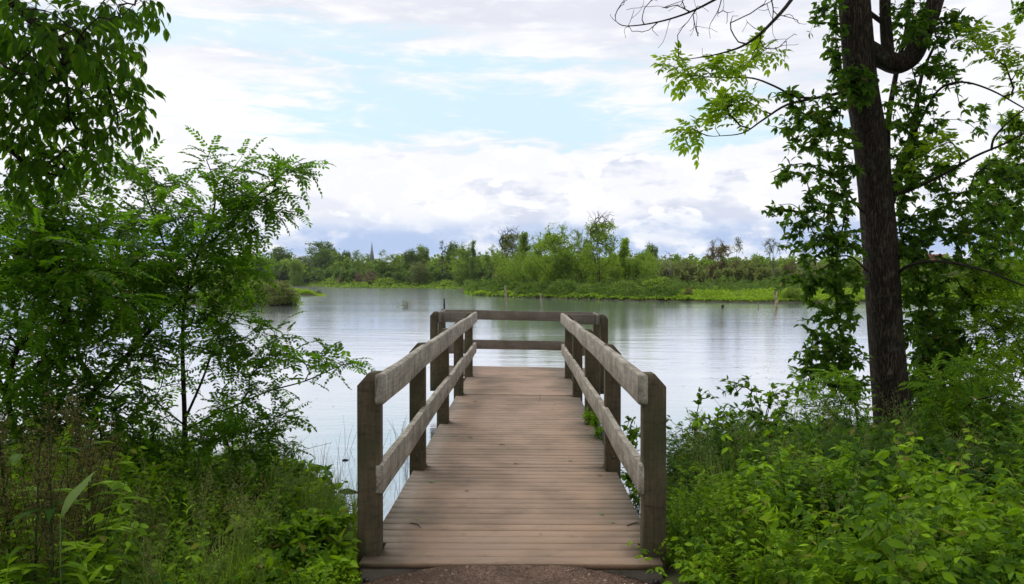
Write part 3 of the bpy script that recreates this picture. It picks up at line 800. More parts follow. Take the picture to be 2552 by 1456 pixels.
def ash_left():
    sk = Skel(11); rng = np.random.default_rng(11)
    base = np.array([-4.3, 3.4, 0.55])
    sk.limb([base, base + [0.05, 0.05, 1.6], base + [0.2, 0.1, 3.2], base + [0.35, 0.3, 5.2], base + [0.3, 0.5, 7.5]], 0.16, 0.07)
    sk.limb([base + [0.22, 0.12, 3.4], P(-420, -180, 3.9), P(-60, -60, 4.2), P(70, 42, 4.3), P(155, 122, 4.3), P(216, 160, 4.35), P(263, 207, 4.4), P(292, 282, 4.4)], 0.045, 0.006, n=36)
    sk.limb([P(155, 122, 4.3), P(165, 202, 4.25), P(174, 306, 4.2)], 0.012, 0.005)
    sk.limb([base + [0.15, 0.1, 2.7], P(-500, 250, 3.8), P(-200, 330, 4.1), P(0, 362, 4.3), P(70, 414, 4.4), P(150, 440, 4.4)], 0.035, 0.005, n=30)
    sk.limb([P(-60, -60, 4.2), P(120, -90, 4.3), P(260, -60, 4.4), P(380, -30, 4.5)], 0.014, 0.004)
    B = [(60, 60, 110, 80, 4.2, 26, .6), (170, 90, 90, 80, 4.2, 26, .5), (70, 190, 110, 90, 4.2, 30, .6), (200, 210, 90, 60, 4.2, 20, .4), (270, 60, 60, 60, 4.3, 12, .4), (255, 130, 60, 50, 4.4, 9, .4),
         (330, 0, 80, 20, 4.4, 10, .4), (290, 215, 60, 30, 4.4, 8, .25), (310, 275, 35, 40, 4.4, 8, .25), (50, 290, 100, 60, 4.3, 18, .5), (190, 300, 80, 50, 4.3, 14, .4), (270, 330, 45, 40, 4.3, 9, .3),
         (110, 390, 90, 40, 4.4, 14, .4), (20, 440, 70, 40, 4.4, 9, .4), (180, 400, 60, 25, 4.4, 12, .3), (110, 440, 60, 20, 4.4, 8, .3), (250, 380, 40, 25, 4.4, 6, .2), (300, 130, 40, 40, 4.4, 6, .2), (330, 230, 40, 25, 4.4, 5, .2),
         (-150, 100, 140, 200, 4.1, 45, .7), (-150, -200, 200, 140, 4.2, 30, .8), (200, -160, 220, 90, 4.5, 30, .7), (-170, 330, 130, 90, 4.1, 14, .6)]
    sk.grow(blob_targets(B, rng, 0.98), 0.10, 0.10, 0.3)
    tp = [frond_tpl(3, 0.19, 0.080, 0.34, 0.45, 0.45 + 0.12 * i, np.random.default_rng(i), ovate=False, stem=0.0016, spread=50, first=0.4) for i in range(5)]
    a = Acc(); dress(sk, a, tp, rng, 2, 0.95, 1.0, 0, 0.05)
    tree('ash_tree', 'dark green ash tree whose drooping pointed leaves fill the upper left corner', 'tree', sk, a, m_ash, m_twig, base, 0.0022)
ash_left()

def locust_sapling():
    sk = Skel(21); rng = np.random.default_rng(21)
    base = P(457, 1330, 7.5); base[2] = height_at(base[0], base[1])
    sk.limb([base, P(458, 1200, 7.5), P(460, 1055, 7.5), P(456, 930, 7.5), P(455, 840, 7.5), P(462, 740, 7.5), P(490, 640, 7.5), P(530, 540, 7.5), P(535, 460, 7.5), P(515, 400, 7.5)], 0.028, 0.004, n=50)
    sk.limb([P(460, 1076, 7.5), P(520, 1040, 7.4), P(582, 1013, 7.35), P(667, 976, 7.3), P(760, 950, 7.25), P(840, 915, 7.2), P(885, 902, 7.2)], 0.011, 0.003, n=24)
    sk.limb([P(461, 1045, 7.5), P(503, 950, 7.6), P(540, 850, 7.7), P(580, 780, 7.8), P(640, 690, 7.8)], 0.013, 0.004, n=20)
    sk.limb([P(490, 640, 7.5), P(570, 560, 7.4), P(650, 480, 7.3), P(710, 430, 7.3), P(765, 412, 7.3)], 0.013, 0.003, n=20)
    sk.limb([P(462, 740, 7.5), P(420, 640, 7.6), P(385, 540, 7.7), P(355, 470, 7.7), P(330, 420, 7.7)], 0.012, 0.003, n=20)
    sk.limb([P(459, 1060, 7.5), P(400, 1010, 7.5), P(360, 960, 7.6)], 0.009, 0.003)
    sk.limb([P(458, 1200, 7.5), P(540, 1160, 7.2), P(620, 1100, 7.0)], 0.009, 0.003)
    B = [(515, 390, 18, 20, 7.5, 4, .1), (560, 440, 35, 30, 7.5, 8, .3), (600, 400, 14, 22, 7.5, 4, .15), (590, 500, 65, 50, 7.4, 26, .5), (690, 440, 55, 30, 7.3, 14, .3), (750, 420, 22, 15, 7.3, 5, .1), (660, 510, 50, 40, 7.3, 12, .3), (720, 530, 25, 12, 7.3, 4, .2),
         (530, 580, 85, 60, 7.5, 36, .7), (630, 600, 55, 45, 7.5, 14, .5), (340, 430, 50, 25, 7.7, 10, .3), (390, 470, 60, 35, 7.7, 16, .4), (280, 420, 30, 20, 7.7, 4, .2), (420, 540, 80, 45, 7.6, 26, .5), (330, 560, 70, 40, 7.7, 16, .5),
         (430, 640, 120, 60, 7.5, 48, .8), (580, 680, 85, 50, 7.6, 26, .6), (400, 740, 130, 50, 7.5, 40, .8), (560, 770, 110, 45, 7.6, 26, .6), (650, 830, 90, 25, 7.5, 14, .4), (480, 850, 110, 50, 7.5, 26, .7),
         (700, 890, 75, 22, 7.3, 14, .3), (800, 905, 60, 16, 7.2, 9, .2), (860, 905, 25, 7, 7.2, 4, .1), (580, 910, 90, 35, 7.4, 14, .5), (430, 930, 60, 50, 7.6, 10, .6), (640, 960, 70, 22, 7.3, 9, .3), (560, 1000, 60, 25, 7.4, 8, .3),
         (690, 1035, 35, 18, 7.1, 9, .2), (600, 1060, 60, 30, 7.2, 16, .4), (520, 1100, 70, 40, 7.2, 20, .5), (640, 1110, 60, 25, 7.0, 14, .4), (710, 1125, 20, 12, 6.9, 3, .2), (420, 1110, 70, 40, 7.5, 14, .5), (370, 1040, 60, 40, 7.6, 12, .5)]
    sk.grow(blob_targets(B, rng, 0.85), 0.14, 0.08, 0.3)
    tp = [frond_tpl(7, 0.24, 0.048, 0.46, 0.35, 0.12, np.random.default_rng(i + 7), stem=0.0012, spread=68, simple=True) for i in range(5)]
    a = Acc(); dress(sk, a, tp, rng, 2, 1.0, 0.75, 2, -0.05, outward=0.8)
    tree('locust_sapling', 'slender young locust tree with feathery leaves standing alone left of the pier', 'tree', sk, a, m_locust, m_twig, base, 0.0022)
locust_sapling()

def locust_left():
    sk = Skel(31); rng = np.random.default_rng(31)
    base = P(60, 1330, 6.8); base[2] = height_at(base[0], base[1])
    sk.limb([base, P(75, 1180, 6.8), P(150, 1080, 6.9), P(259, 950, 7.1), P(350, 850, 7.3), P(439, 754, 7.5), P(520, 670, 7.7), P(560, 600, 7.8)], 0.04, 0.006, n=40)
    sk.limb([P(75, 1180, 6.8), P(20, 1000, 6.7), P(40, 880, 6.6), P(100, 780, 6.5), P(160, 710, 6.5), P(240, 640, 6.5)], 0.028, 0.005, n=30)
    sk.limb([P(20, 1000, 6.7), P(-60, 800, 6.4), P(-40, 640, 6.3), P(40, 540, 6.3), P(110, 520, 6.3)], 0.022, 0.004, n=24)
    sk.limb([P(240, 970, 7.1), P(190, 860, 7.3), P(200, 760, 7.5), P(260, 650, 7.6)], 0.016, 0.004, n=18)
    B = [(40, 500, 80, 35, 6.3, 16, .4), (110, 530, 60, 30, 6.3, 14, .4), (60, 600, 110, 50, 6.4, 36, .7), (200, 590, 100, 45, 6.6, 26, .6), (290, 560, 60, 30, 6.8, 10, .5), (60, 690, 110, 50, 6.5, 40, .8), (200, 680, 110, 50, 6.6, 40, .8), (330, 650, 90, 50, 7.2, 30, .7),
         (100, 780, 130, 50, 6.7, 38, .9), (270, 760, 110, 50, 7.0, 34, .8), (60, 870, 110, 45, 6.7, 26, .9), (190, 870, 110, 45, 6.9, 24, .8), (330, 850, 90, 45, 7.2, 20, .7), (90, 960, 120, 45, 6.6, 26, .8), (240, 980, 100, 45, 7.0, 26, .7), (330, 930, 60, 40, 7.2, 12, .6),
         (120, 1040, 120, 40, 6.5, 26, .7), (290, 1060, 90, 45, 7.0, 22, .6), (-140, 700, 130, 160, 6.4, 50, .9), (-120, 950, 120, 100, 6.5, 26, .9), (220, 1130, 120, 45, 6.8, 34, .6), (370, 1130, 60, 40, 7.2, 18, .5), (120, 1120, 120, 50, 6.4, 30, .6), (320, 1180, 90, 40, 6.9, 24, .5), (60, 1180, 100, 50, 6.2, 20, .5), (200, 470, 60, 25, 6.6, 10, .4), (150, 570, 80, 40, 6.5, 14, .4)]
    sk.grow(blob_targets(B, rng, 0.85), 0.14, 0.08, 0.3)
    tp = [frond_tpl(8, 0.27, 0.050, 0.46, 0.35, 0.12, np.random.default_rng(i + 27), stem=0.0012, spread=68, simple=True) for i in range(5)]
    a = Acc(); dress(sk, a, tp, rng, 2, 1.0, 0.75, 2, -0.05, outward=0.8)
    tree('locust_tree', 'larger leaning locust tree behind the seed spikes at the left edge', 'tree', sk, a, m_locust, m_twig, base, 0.0024)
locust_left()

# ================================================================ right: big ash trunk wrapped in vines
def lumpy_trunk(acc, pts, k=36, n=90, seed=0, amp=0.03, flare=0.0):
    """pts rows (x, y, z, radius)"""
    sp = smooth_path(pts, n); rng = np.random.default_rng(seed)
    c = sp[:, :3]; r = sp[:, 3]; n = len(c)
    t = np.gradient(c, axis=0); t = unit(t); a = np.linspace(0, 2 * np.pi, k, endpoint=False)
    V = []; ph = rng.uniform(0, 6, 8)
    s_ = np.concatenate([[0], np.cumsum(np.linalg.norm(np.diff(c, axis=0), axis=1))])
    u = unit(np.cross(t[0], [0.1, 1, 0.05]))
    for i in range(n):
        u = unit(u - t[i] * (u @ t[i])); w = np.cross(t[i], u)
        f = 1 + amp * (np.sin(3 * a + ph[0] + 0.4 * s_[i]) + 0.7 * np.sin(5 * a + ph[1] - 0.8 * s_[i]) + 0.5 * np.sin(2 * s_[i] + ph[2])) + 0.012 * np.sin(17 * a + 1.5 * np.sin(3 * s_[i] + ph[3])) + rng.normal(0, 0.006, k)
        V.append(c[i] + (r[i] * f)[:, None] * (np.cos(a)[:, None] * u + np.sin(a)[:, None] * w))
    i, j = np.meshgrid(np.arange(n - 1), np.arange(k), indexing='ij'); j2 = (j + 1) % k
    acc.add(np.concatenate(V), np.stack([i * k + j, i * k + j2, (i + 1) * k + j2, (i + 1) * k + j], -1).reshape(-1, 4), np.arange(k)[::-1][None], (np.arange(k) + (n - 1) * k)[None])

def W2R(w, d): return w / 2 / F_PX * d
def big_ash():
    D = 10.6
    base = P(2235, 1165, D); base[2] = height_at(base[0], base[1]) - 0.05
    t = thing('vine_covered_tree', 'tall furrowed ash trunk with a crooked limb on the right bank', 'tree', tuple(base))
    a = Acc()
    def row(px, py, w, d=D): return [*P(px, py, d), W2R(w, d)]
    lumpy_trunk(a, [[*(base - [0, 0, .1]), 0.40], [*(base + [0, 0, .15]), 0.29], row(2230, 1090, 92), row(2222, 1000, 88), row(2209, 850, 84), row(2196, 650, 83), row(2182, 480, 80), row(2165, 330, 79), row(2145, 200, 77), row(2135, 90, 76), row(2128, 0, 74), row(2120, -150, 70), row(2110, -420, 60), row(2100, -800, 45), row(2090, -1200, 22)], 40, 130, 1, 0.022)
    # crooked limb
    lumpy_trunk(a, [row(2134, 116, 62), row(2162, 128, 56), row(2200, 146, 50), row(2240, 160, 50), row(2275, 138, 46), row(2298, 90, 42), row(2318, 40, 42), row(2335, -10, 38), row(2370, -120, 32), row(2430, -350, 24), row(2480, -650, 12)], 24, 60, 2, 0.05)
    lumpy_trunk(a, [row(2214, 150, 30), row(2209, 90, 30), row(2206, 40, 27), row(2205, 0, 26), row(2203, -150, 22), row(2190, -450, 14)], 14, 30, 3, 0.03)
    lumpy_trunk(a, [row(2105, -12, 14), row(2140, 10, 13), row(2175, 38, 12), row(2208, 62, 14)], 10, 12, 8, 0.03)
    # stems behind the trunk
    d2 = 11.2
    lumpy_trunk(a, [row(2216, 800, 22, d2), row(2212, 600, 20, d2), row(2211, 420, 17, d2), row(2214, 300, 14, d2), row(2240, 150, 12, d2), row(2262, 60, 12, d2), row(2263, -60, 11, d2), row(2260, -300, 6, d2)], 12, 50, 4, 0.03)
    lumpy_trunk(a, [row(2195, 560, 30, d2), row(2225, 480, 27, d2), row(2245, 420, 26, d2), row(2270, 350, 19, d2), row(2285, 260, 12, d2), row(2300, 180, 8, d2), row(2340, 90, 6, d2)], 12, 40, 5, 0.03)
    part('trunk', a, m_bark, t)
    # long boughs
    sk = Skel(41); rng = np.random.default_rng(41); d3 = 10.2
    sk.limb([P(2232, 440, d2), P(2262, 370, 11), P(2310, 270, 10.7), P(2345, 220, 10.4), P(2400, 205, 10.2), P(2470, 225, 10), P(2552, 270, 9.8), P(2640, 320, 9.6)], 0.022, 0.006, n=36)
    sk.limb([P(2190, 200, D), P(2080, 235, D), P(2030, 245, 10.2), P(1960, 262, 10), P(1900, 300, 9.8), P(1850, 332, 9.7), P(1780, 340, 9.6)], 0.026, 0.004, n=30)
    sk.limb([P(2030, 245, 10.2), P(1980, 240, 10), P(1930, 215, 9.9), P(1875, 195, 9.8), P(1810, 194, 9.7), P(1740, 190, 9.6), P(1690, 180, 9.6)], 0.016, 0.004, n=26)
    sk.limb([P(2216, 490, D), P(2290, 465, 10.4), P(2360, 430, 10.2), P(2430, 390, 10), P(2500, 360, 9.8), P(2560, 330, 9.6), P(2700, 280, 9.4)], 0.022, 0.008, n=30)
    sk.limb([P(2470, 375, 9.9), P(2480, 340, 9.8), P(2530, 290, 9.6), P(2600, 240, 9.5)], 0.016, 0.006, n=12)
    sk.limb([P(2215, 700, D), P(2260, 665, 10.3), P(2320, 652, 10), P(2390, 658, 9.8), P(2470, 680, 9.6), P(2560, 715, 9.4), P(2660, 740, 9.3)], 0.022, 0.008, n=26)
    sk.limb([P(2150, 530, D), P(2110, 480, 10.3), P(2070, 440, 10.2), P(2010, 410, 10.1), P(1960, 415, 10), P(1920, 430, 10)], 0.014, 0.004, n=20)
    sk.limb([P(2165, 680, D), P(2120, 640, 10.3), P(2060, 630, 10.2), P(1990, 520, 10.1), P(1940, 510, 10)], 0.013, 0.003, n=20)
    B = [(1985, 230, 40, 30, 10, 5, .3), (2060, 260, 50, 35, 10.3, 9, .3)]
    B = [(1720, 185, 55, 22, 9.6, 9, .3), (1660, 170, 25, 15, 9.6, 4, .2), (1790, 165, 45, 28, 9.7, 10, .3), (1850, 160, 35, 25, 9.8, 7, .3), (1900, 130, 32, 25, 9.9, 6, .2), (1820, 265, 50, 30, 9.8, 12, .3), (1860, 240, 30, 25, 9.8, 5, .2), (1725, 335, 28, 24, 9.6, 8, .2), (1800, 280, 40, 30, 9.7, 5, .2),
         (2350, 360, 45, 20, 10.2, 8, .2), (2300, 380, 30, 20, 10.3, 4, .2), (2440, 90, 40, 28, 10.0, 7, .3), (2500, 140, 30, 30, 9.9, 7, .3), (2540, 200, 30, 40, 9.8, 6, .2), (2410, 110, 30, 20, 10.1, 3, .2)]
    sk.grow(blob_targets(B, rng, 0.85), 0.14, 0.1, 0.35)
    tp = [frond_tpl(3, 0.22, 0.105, 0.42, 0.25, 0.05, np.random.default_rng(i + 70), ovate=False, stem=0.0016, spread=52, first=0.4) for i in range(4)]
    la = Acc(); dress(sk, la, tp, rng, 3, 0.92, 0.9, 1, 0.25)
    a = Acc(); sk.mesh(a, 0.0035, 2.4); part('bough', a, m_twig, t)
    part('young_foliage', la, m_ash_bright, t)
    # vines: stems and ovate drooping leaves
    v = thing('bittersweet_vine', 'leafy vine climbing round the furrowed trunk and hanging on both sides', 'vine', tuple(P(2170, 1120, D - 0.4)))
    sk = Skel(43); rng = np.random.default_rng(43)
    sk.limb([P(2150, 1120, 10.2), P(2120, 950, 10.2), P(2090, 800, 10.3), P(2085, 650, 10.3), P(2110, 500, 10.4), P(2090, 350, 10.4), P(2100, 200, 10.4), P(2080, 60, 10.4), P(2090, -60, 10.4)], 0.016, 0.004, n=60)
    sk.limb([P(2285, 1120, 10.9), P(2300, 900, 10.9), P(2290, 700, 10.9), P(2240, 560, 10.7), P(2275, 400, 10.7), P(2290, 250, 10.7), P(2265, 120, 10.7), P(2300, 20, 10.6), P(2310, -100, 10.6)], 0.016, 0.004, n=60)
    sk.limb([P(2165, 640, 10.2), P(2110, 600, 10.0), P(2050, 560, 9.9), P(2000, 560, 9.9)], 0.008, 0.003)
    B = [(2060, 20, 55, 28, 10.4, 12, .3), (2060, 70, 50, 40, 10.4, 16, .4), (2080, 140, 35, 50, 10.4, 14, .3), (2130, 190, 50, 40, 10.1, 26, .2), (2150, 240, 45, 40, 10.1, 22, .2), (2080, 230, 45, 45, 10.2, 16, .3), (1960, 235, 50, 20, 10.1, 9, .3), (2030, 270, 60, 35, 10.1, 18, .3),
         (2020, 310, 80, 40, 10.1, 26, .4), (1950, 310, 40, 25, 10.0, 9, .3), (2080, 350, 60, 50, 10.2, 30, .4), (1990, 360, 50, 30, 10.1, 10, .3), (2080, 430, 60, 50, 10.2, 34, .4), (1990, 420, 50, 35, 10.1, 14, .3), (1945, 445, 22, 18, 10.1, 5, .2), (2060, 510, 75, 50, 10.2, 40, .4), (1970, 540, 60, 30, 10.0, 14, .3), (1925, 525, 25, 18, 10, 5, .2),
         (2080, 600, 70, 50, 10.2, 44, .4), (1990, 610, 60, 30, 10.0, 12, .3), (2090, 690, 70, 50, 10.1, 48, .4), (2030, 760, 50, 40, 10.1, 16, .3), (2100, 780, 60, 50, 10.2, 34, .4), (2050, 850, 50, 45, 10.1, 22, .3), (2110, 880, 60, 50, 10.2, 36, .3), (2010, 800, 20, 18, 10, 4, .2),
         (2250, 20, 60, 30, 10.8, 18, .5), (2300, 70, 40, 50, 10.3, 20, .4), (2370, 70, 45, 60, 10.5, 24, .4), (2240, 90, 40, 40, 10.9, 14, .4), (2330, 160, 50, 40, 10.5, 18, .4), (2250, 220, 40, 30, 10.7, 14, .4), (2240, 290, 50, 45, 10.8, 26, .4), (2310, 250, 40, 40, 10.6, 12, .3), (2255, 370, 50, 40, 10.8, 24, .4),
         (2260, 450, 50, 50, 10.8, 28, .4), (2300, 430, 50, 40, 10.6, 16, .4), (2280, 540, 65, 50, 10.8, 36, .5), (2270, 620, 60, 45, 10.8, 36, .5), (2330, 570, 50, 40, 10.7, 12, .4), (2390, 480, 50, 50, 10.6, 18, .4), (2270, 710, 60, 50, 10.7, 36, .5), (2350, 660, 60, 40, 10.4, 14, .4), (2290, 790, 55, 50, 10.8, 32, .5), (2330, 830, 60, 50, 10.9, 36, .5), (2320, 920, 80, 60, 11, 44, .5), (2380, 900, 60, 60, 11, 24, .5), (2400, 580, 60, 50, 10.7, 12, .4)]
    B += [(2440, 520, 60, 60, 10.9, 26, .5), (2500, 590, 60, 50, 10.9, 24, .5), (2430, 640, 60, 40, 10.8, 20, .4), (2340, 300, 30, 40, 10.6, 7, .3), (2400, 750, 50, 40, 10.9, 18, .4), (2340, 500, 40, 60, 10.8, 16, .4), (1960, 700, 40, 30, 10.1, 7, .3), (2010, 680, 40, 40, 10.1, 14, .3), (2000, 880, 30, 30, 10.1, 8, .3), (2060, 930, 60, 40, 10.2, 22, .3), (2050, 900, 50, 50, 10.1, 26, .3), (2120, 960, 60, 40, 10.0, 30, .3), (2010, 950, 40, 40, 10.0, 14, .3), (2380, 180, 50, 40, 10.6, 12, .4), (2430, 300, 40, 50, 10.8, 9, .4), (2360, 420, 40, 40, 10.8, 16, .4), (2490, 420, 50, 40, 10.9, 16, .4), (2390, 560, 60, 50, 10.9, 26, .4), (2480, 540, 60, 50, 11.2, 26, .4), (2420, 60, 40, 40, 10.8, 9, .4), (2480, 690, 70, 40, 10.9, 30, .4), (2310, 690, 60, 70, 10.9, 40, .4), (2370, 780, 70, 60, 11, 36, .4), (2330, 890, 60, 60, 11, 30, .4), (2400, 860, 60, 50, 11.2, 24, .4), (2300, 350, 30, 50, 10.9, 14, .3), (2540, 480, 40, 60, 10.9, 16, .4)]
    sk.grow(blob_targets(B, rng, 1.25), 0.13, 0.08, 0.35)
    tp = [leaf_tpl(1, 0.46, 0.35, 0.2, 3), leaf_tpl(1, 0.52, 0.6, 0.3, 3), leaf_tpl(1, 0.42, 0.15, 0.35, 3)]
    la = Acc(); dress(sk, la, tp, rng, 3, 0.086, 1.2, 3, -0.35, 0.35, outward=0.3, flat=0.8)
    a = Acc(); sk.mesh(a, 0.0022, 2.4, 4); part('stem', a, m_twig, v)
    part('foliage', la, m_vine, v)
big_ash()

def bare_branch():
    """dead twigs hanging into the top of the view from a bough above"""
    sk = Skel(51); rng = np.random.default_rng(51); d = 8.4
    base = P(2130, -420, 10.4)
    t = thing('bare_branch', 'leafless drooping branch with fine forked twigs at the top right of centre', 'branch', tuple(base))
    sk.limb([base, P(2060, -160, 9.4), P(1985, -20, 8.8), P(1920, 60, d), P(1860, 110, d), P(1790, 135, d), P(1700, 150, d)], 0.030, 0.0035, n=30)
    sk.limb([P(2060, -160, 9.4), P(1900, -60, 8.8), P(1800, -10, d), P(1720, 30, d), P(1640, 55, d), P(1560, 65, d), P(1530, 50, d)], 0.018, 0.003, n=30)
    sk.limb([P(1900, -60, 8.8), P(1925, 10, d), P(1925, 55, d)], 0.009, 0.004)
    sk.limb([P(1800, -10, d), P(1790, 25, d), P(1770, 60, d)], 0.006, 0.003)
    tg = [P(x, y, d + rng.normal(0, .15)) for x, y in ((1521, 35), (1560, 95), (1600, 50), (1640, 90), (1620, 5), (1690, 10), (1700, 70), (1740, 90), (1690, 110), (1650, 20), (1770, 95), (1830, 90), (1840, 40), (1850, 80), (1905, 120), (1925, 100), (1955, 150), (1980, 85), (1975, 40), (1940, 20), (1890, 20), (1860, 50), (1810, 60), (1750, 120), (1880, 140), (1960, 120), (1730, 55), (1665, 65), (1600, 80), (2010, 60), (1990, 110), (1640, 120), (1720, 90), (1880, 70))]
    for _ in range(64):
        x = rng.uniform(1540, 2000); tg.append(P(x, rng.uniform(-40, 40 + 110 * np.clip((x - 1500) / 350, .3, 1)), d + rng.normal(0, .3)))
    sk.grow(tg, 0.09, -0.05, 0.6)
    a = Acc(); sk.mesh(a, 0.0022, 2.3, 5); part('twig', a, m_twig, t)
bare_branch()

def right_edge_tree():
    sk = Skel(61); rng = np.random.default_rng(61); d = 15.5
    base = P(2700, 1000, d); base[2] = height_at(base[0], base[1])
    sk.limb([base, P(2690, 800, d), P(2650, 600, d), P(2630, 400, d), P(2640, 200, d), P(2650, 0, d), P(2660, -200, d)], 0.14, 0.05, n=40)
    sk.limb([P(2650, 600, d), P(2560, 540, d), P(2480, 480, d), P(2430, 430, d)], 0.05, 0.01)
    sk.limb([P(2630, 400, d), P(2570, 330, d), P(2520, 290, d)], 0.04, 0.01)
    B = [(2540, 30, 25, 35, d, 12, .6), (2520, 300, 40, 25, d, 24, .6), (2540, 350, 60, 40, d, 50, .8), (2480, 420, 50, 30, d, 34, .7), (2540, 430, 50, 50, d, 60, .8), (2460, 470, 50, 35, d, 36, .7), (2520, 520, 60, 50, d, 60, .9), (2440, 530, 40, 30, d, 20, .6), (2500, 600, 70, 45, d, 60, .9), (2540, 680, 50, 40, d, 30, .8), (2450, 620, 40, 30, d, 16, .6), (2680, 300, 110, 330, d, 160, 1.5)]
    sk.grow(blob_targets(B, rng, 1.15), 0.2, 0.08, 0.35)
    tp = [leaf_tpl(1, 0.42, 0.2, 0.2, 2), leaf_tpl(1, 0.5, 0.4, 0.2, 2)]
    la = Acc(); dress(sk, la, tp, rng, 5, 0.11, 1.0, 3, -0.1, 0.3)
    tree('small_leaved_tree', 'fine-leaved green tree leaning in from the right edge behind the vines', 'tree', sk, la, m_bush, m_twig, base, 0.004)
right_edge_tree()

def bush(name, label, cat, px, blobs, d, seed, leafm, tpls, size, per=3, back=2, rtip=0.0025, lift=0.2, stems=7, droop=0.0, step=0.12, basepy=1150, flat=0.4, outward=0.5, dens=1.0, bark=None, spread=0.9, group=None):
    sk = Skel(seed); rng = np.random.default_rng(seed)
    b = P(px, basepy, d); b[2] = float(height_at(b[0], b[1]))
    tg = blob_targets(blobs, rng, dens)
    for i in range(stems):
        q = tg[rng.integers(len(tg))]; mid = b + (q - b) * 0.5 + np.array([0, 0, 0.12 * np.linalg.norm(q - b)]) + rng.normal(0, .04, 3)
        sk.limb([b + rng.normal(0, 0.05, 3) * [1, 1, 0], mid, b + (q - b) * 0.85 + [0, 0, .03]], 0.010, 0.004, at=None if i == 0 else 0, n=12)
    sk.grow(tg, step, lift, 0.35)
    la = Acc(); dress(sk, la, tpls, rng, per, size, spread, back, droop, 0.3, outward, flat)
    return tree(name, label, cat, sk, la, leafm, bark or m_twig, b, rtip, group, 4, crown='foliage')
LV = [leaf_tpl(1, 0.5, 0.25, 0.2, 3), leaf_tpl(1, 0.58, 0.4, 0.25, 3)]
SM = [leaf_tpl(1, 0.42, 0.3, 0.2, 2), leaf_tpl(1, 0.5, 0.2, 0.15, 2)]
NAR = [leaf_tpl(1, 0.2, 0.5, 0.2, 3), leaf_tpl(1, 0.24, 0.3, 0.2, 3)]
FR = [frond_tpl(6, 1.0, 0.22, 0.42, 0.35, 0.1, np.random.default_rng(i + 90), stem=0.006, spread=65, simple=True) for i in range(4)]
SU = [frond_tpl(8, 1.0, 0.26, 0.26, 0.35, 0.12, np.random.default_rng(i + 190), stem=0.006, spread=62) for i in range(4)]
TRI = [frond_tpl(1, 0.5, 0.75, 0.5, 0.3, 0.25, np.random.default_rng(i + 290), stem=0.012, spread=62, first=0.9) for i in range(4)]
bush('alder_shrub', 'upright shrub with long bare-tipped sprays against the water right of the pier', 'shrub', 1900,
     [(1755, 990, 22, 18, 9.6, 4, .1), (1800, 965, 35, 20, 9.6, 6, .2), (1850, 960, 35, 22, 9.6, 7, .2), (1900, 990, 50, 30, 9.5, 12, .3), (1760, 1050, 45, 30, 9.4, 16, .3), (1830, 1040, 50, 35, 9.4, 24, .4), (1920, 1050, 60, 35, 9.3, 26, .4), (1790, 1100, 60, 30, 9.2, 24, .4), (1880, 1110, 70, 30, 9.2, 30, .4), (1720, 1085, 25, 20, 9.3, 8, .2), (1960, 990, 40, 35, 9.5, 12, .3), (1760, 1140, 60, 25, 9.0, 30, .4), (1870, 1160, 70, 25, 8.9, 34, .4), (1960, 1110, 60, 35, 9.0, 34, .4)],
     9.4, 71, m_bush, LV, 0.070, 3, 2, basepy=1230, droop=0.25, stems=14, lift=0.3, dens=1.3, outward=1.0, spread=.7)
bush('dogwood_shrub', 'dense dark shrub filling the gap behind the furrowed trunk above the water', 'shrub', 2330,
     [(2330, 800, 60, 40, 12, 26, .5), (2300, 860, 70, 50, 12, 40, .5), (2360, 880, 70, 50, 12, 44, .6), (2330, 960, 90, 50, 12, 60, .6), (2320, 1040, 90, 50, 11.8, 50, .6), (2390, 980, 60, 50, 12, 30, .6), (2345, 750, 30, 22, 12, 7, .3)],
     12, 72, m_vine, LV, 0.125, 4, 3, basepy=1150)
bush('thicket_shrub', 'airy bush of many thin dark stems at the right edge by the water', 'shrub', 2450,
     [(2400, 790, 50, 30, 13, 22, .5), (2460, 760, 60, 40, 13, 30, .6), (2520, 790, 60, 50, 13, 36, .6), (2420, 860, 50, 40, 13, 24, .6), (2500, 880, 70, 50, 13, 40, .6), (2440, 950, 50, 50, 13, 20, .6), (2530, 960, 50, 50, 13, 24, .6), (2600, 850, 80, 120, 13, 60, .8)],
     13, 73, m_bush, SM, 0.085, 4, 3, stems=16, basepy=1100, lift=0.25)
bush('locust_shrub', 'bright low locust growth with feathered leaves in front of the big trunk', 'shrub', 2150,
     [(2080, 950, 50, 22, 8.8, 14, .3), (2110, 985, 40, 22, 8.7, 8, .2), (2020, 990, 60, 30, 8.8, 18, .3), (2090, 1030, 60, 30, 8.6, 20, .4), (2190, 1075, 45, 22, 8.6, 6, .3), (2040, 1070, 80, 35, 8.6, 28, .4), (2110, 1130, 90, 35, 8.4, 30, .5), (2250, 1150, 70, 30, 8.4, 20, .4), (2000, 1130, 70, 30, 8.4, 20, .4)],
     8.6, 74, m_bush, SU, 0.24, 2, 1, basepy=1260, droop=0.1, flat=0.2, dens=0.8)
bush('sumac_shrub', 'bright sumac sprays with pointed leaflets at the right of the big trunk', 'shrub', 2380,
     [(2350, 960, 40, 30, 8.6, 12, .3), (2400, 930, 50, 30, 8.6, 12, .3), (2460, 980, 50, 35, 8.6, 14, .3), (2370, 1010, 70, 35, 8.5, 18, .3), (2345, 1080, 45, 35, 8.4, 16, .3), (2450, 1060, 70, 40, 8.4, 20, .4), (2530, 1020, 50, 50, 8.5, 16, .4)],
     8.5, 75, m_bush, SU, 0.27, 2, 1, basepy=1260, droop=0.1, flat=0.2)
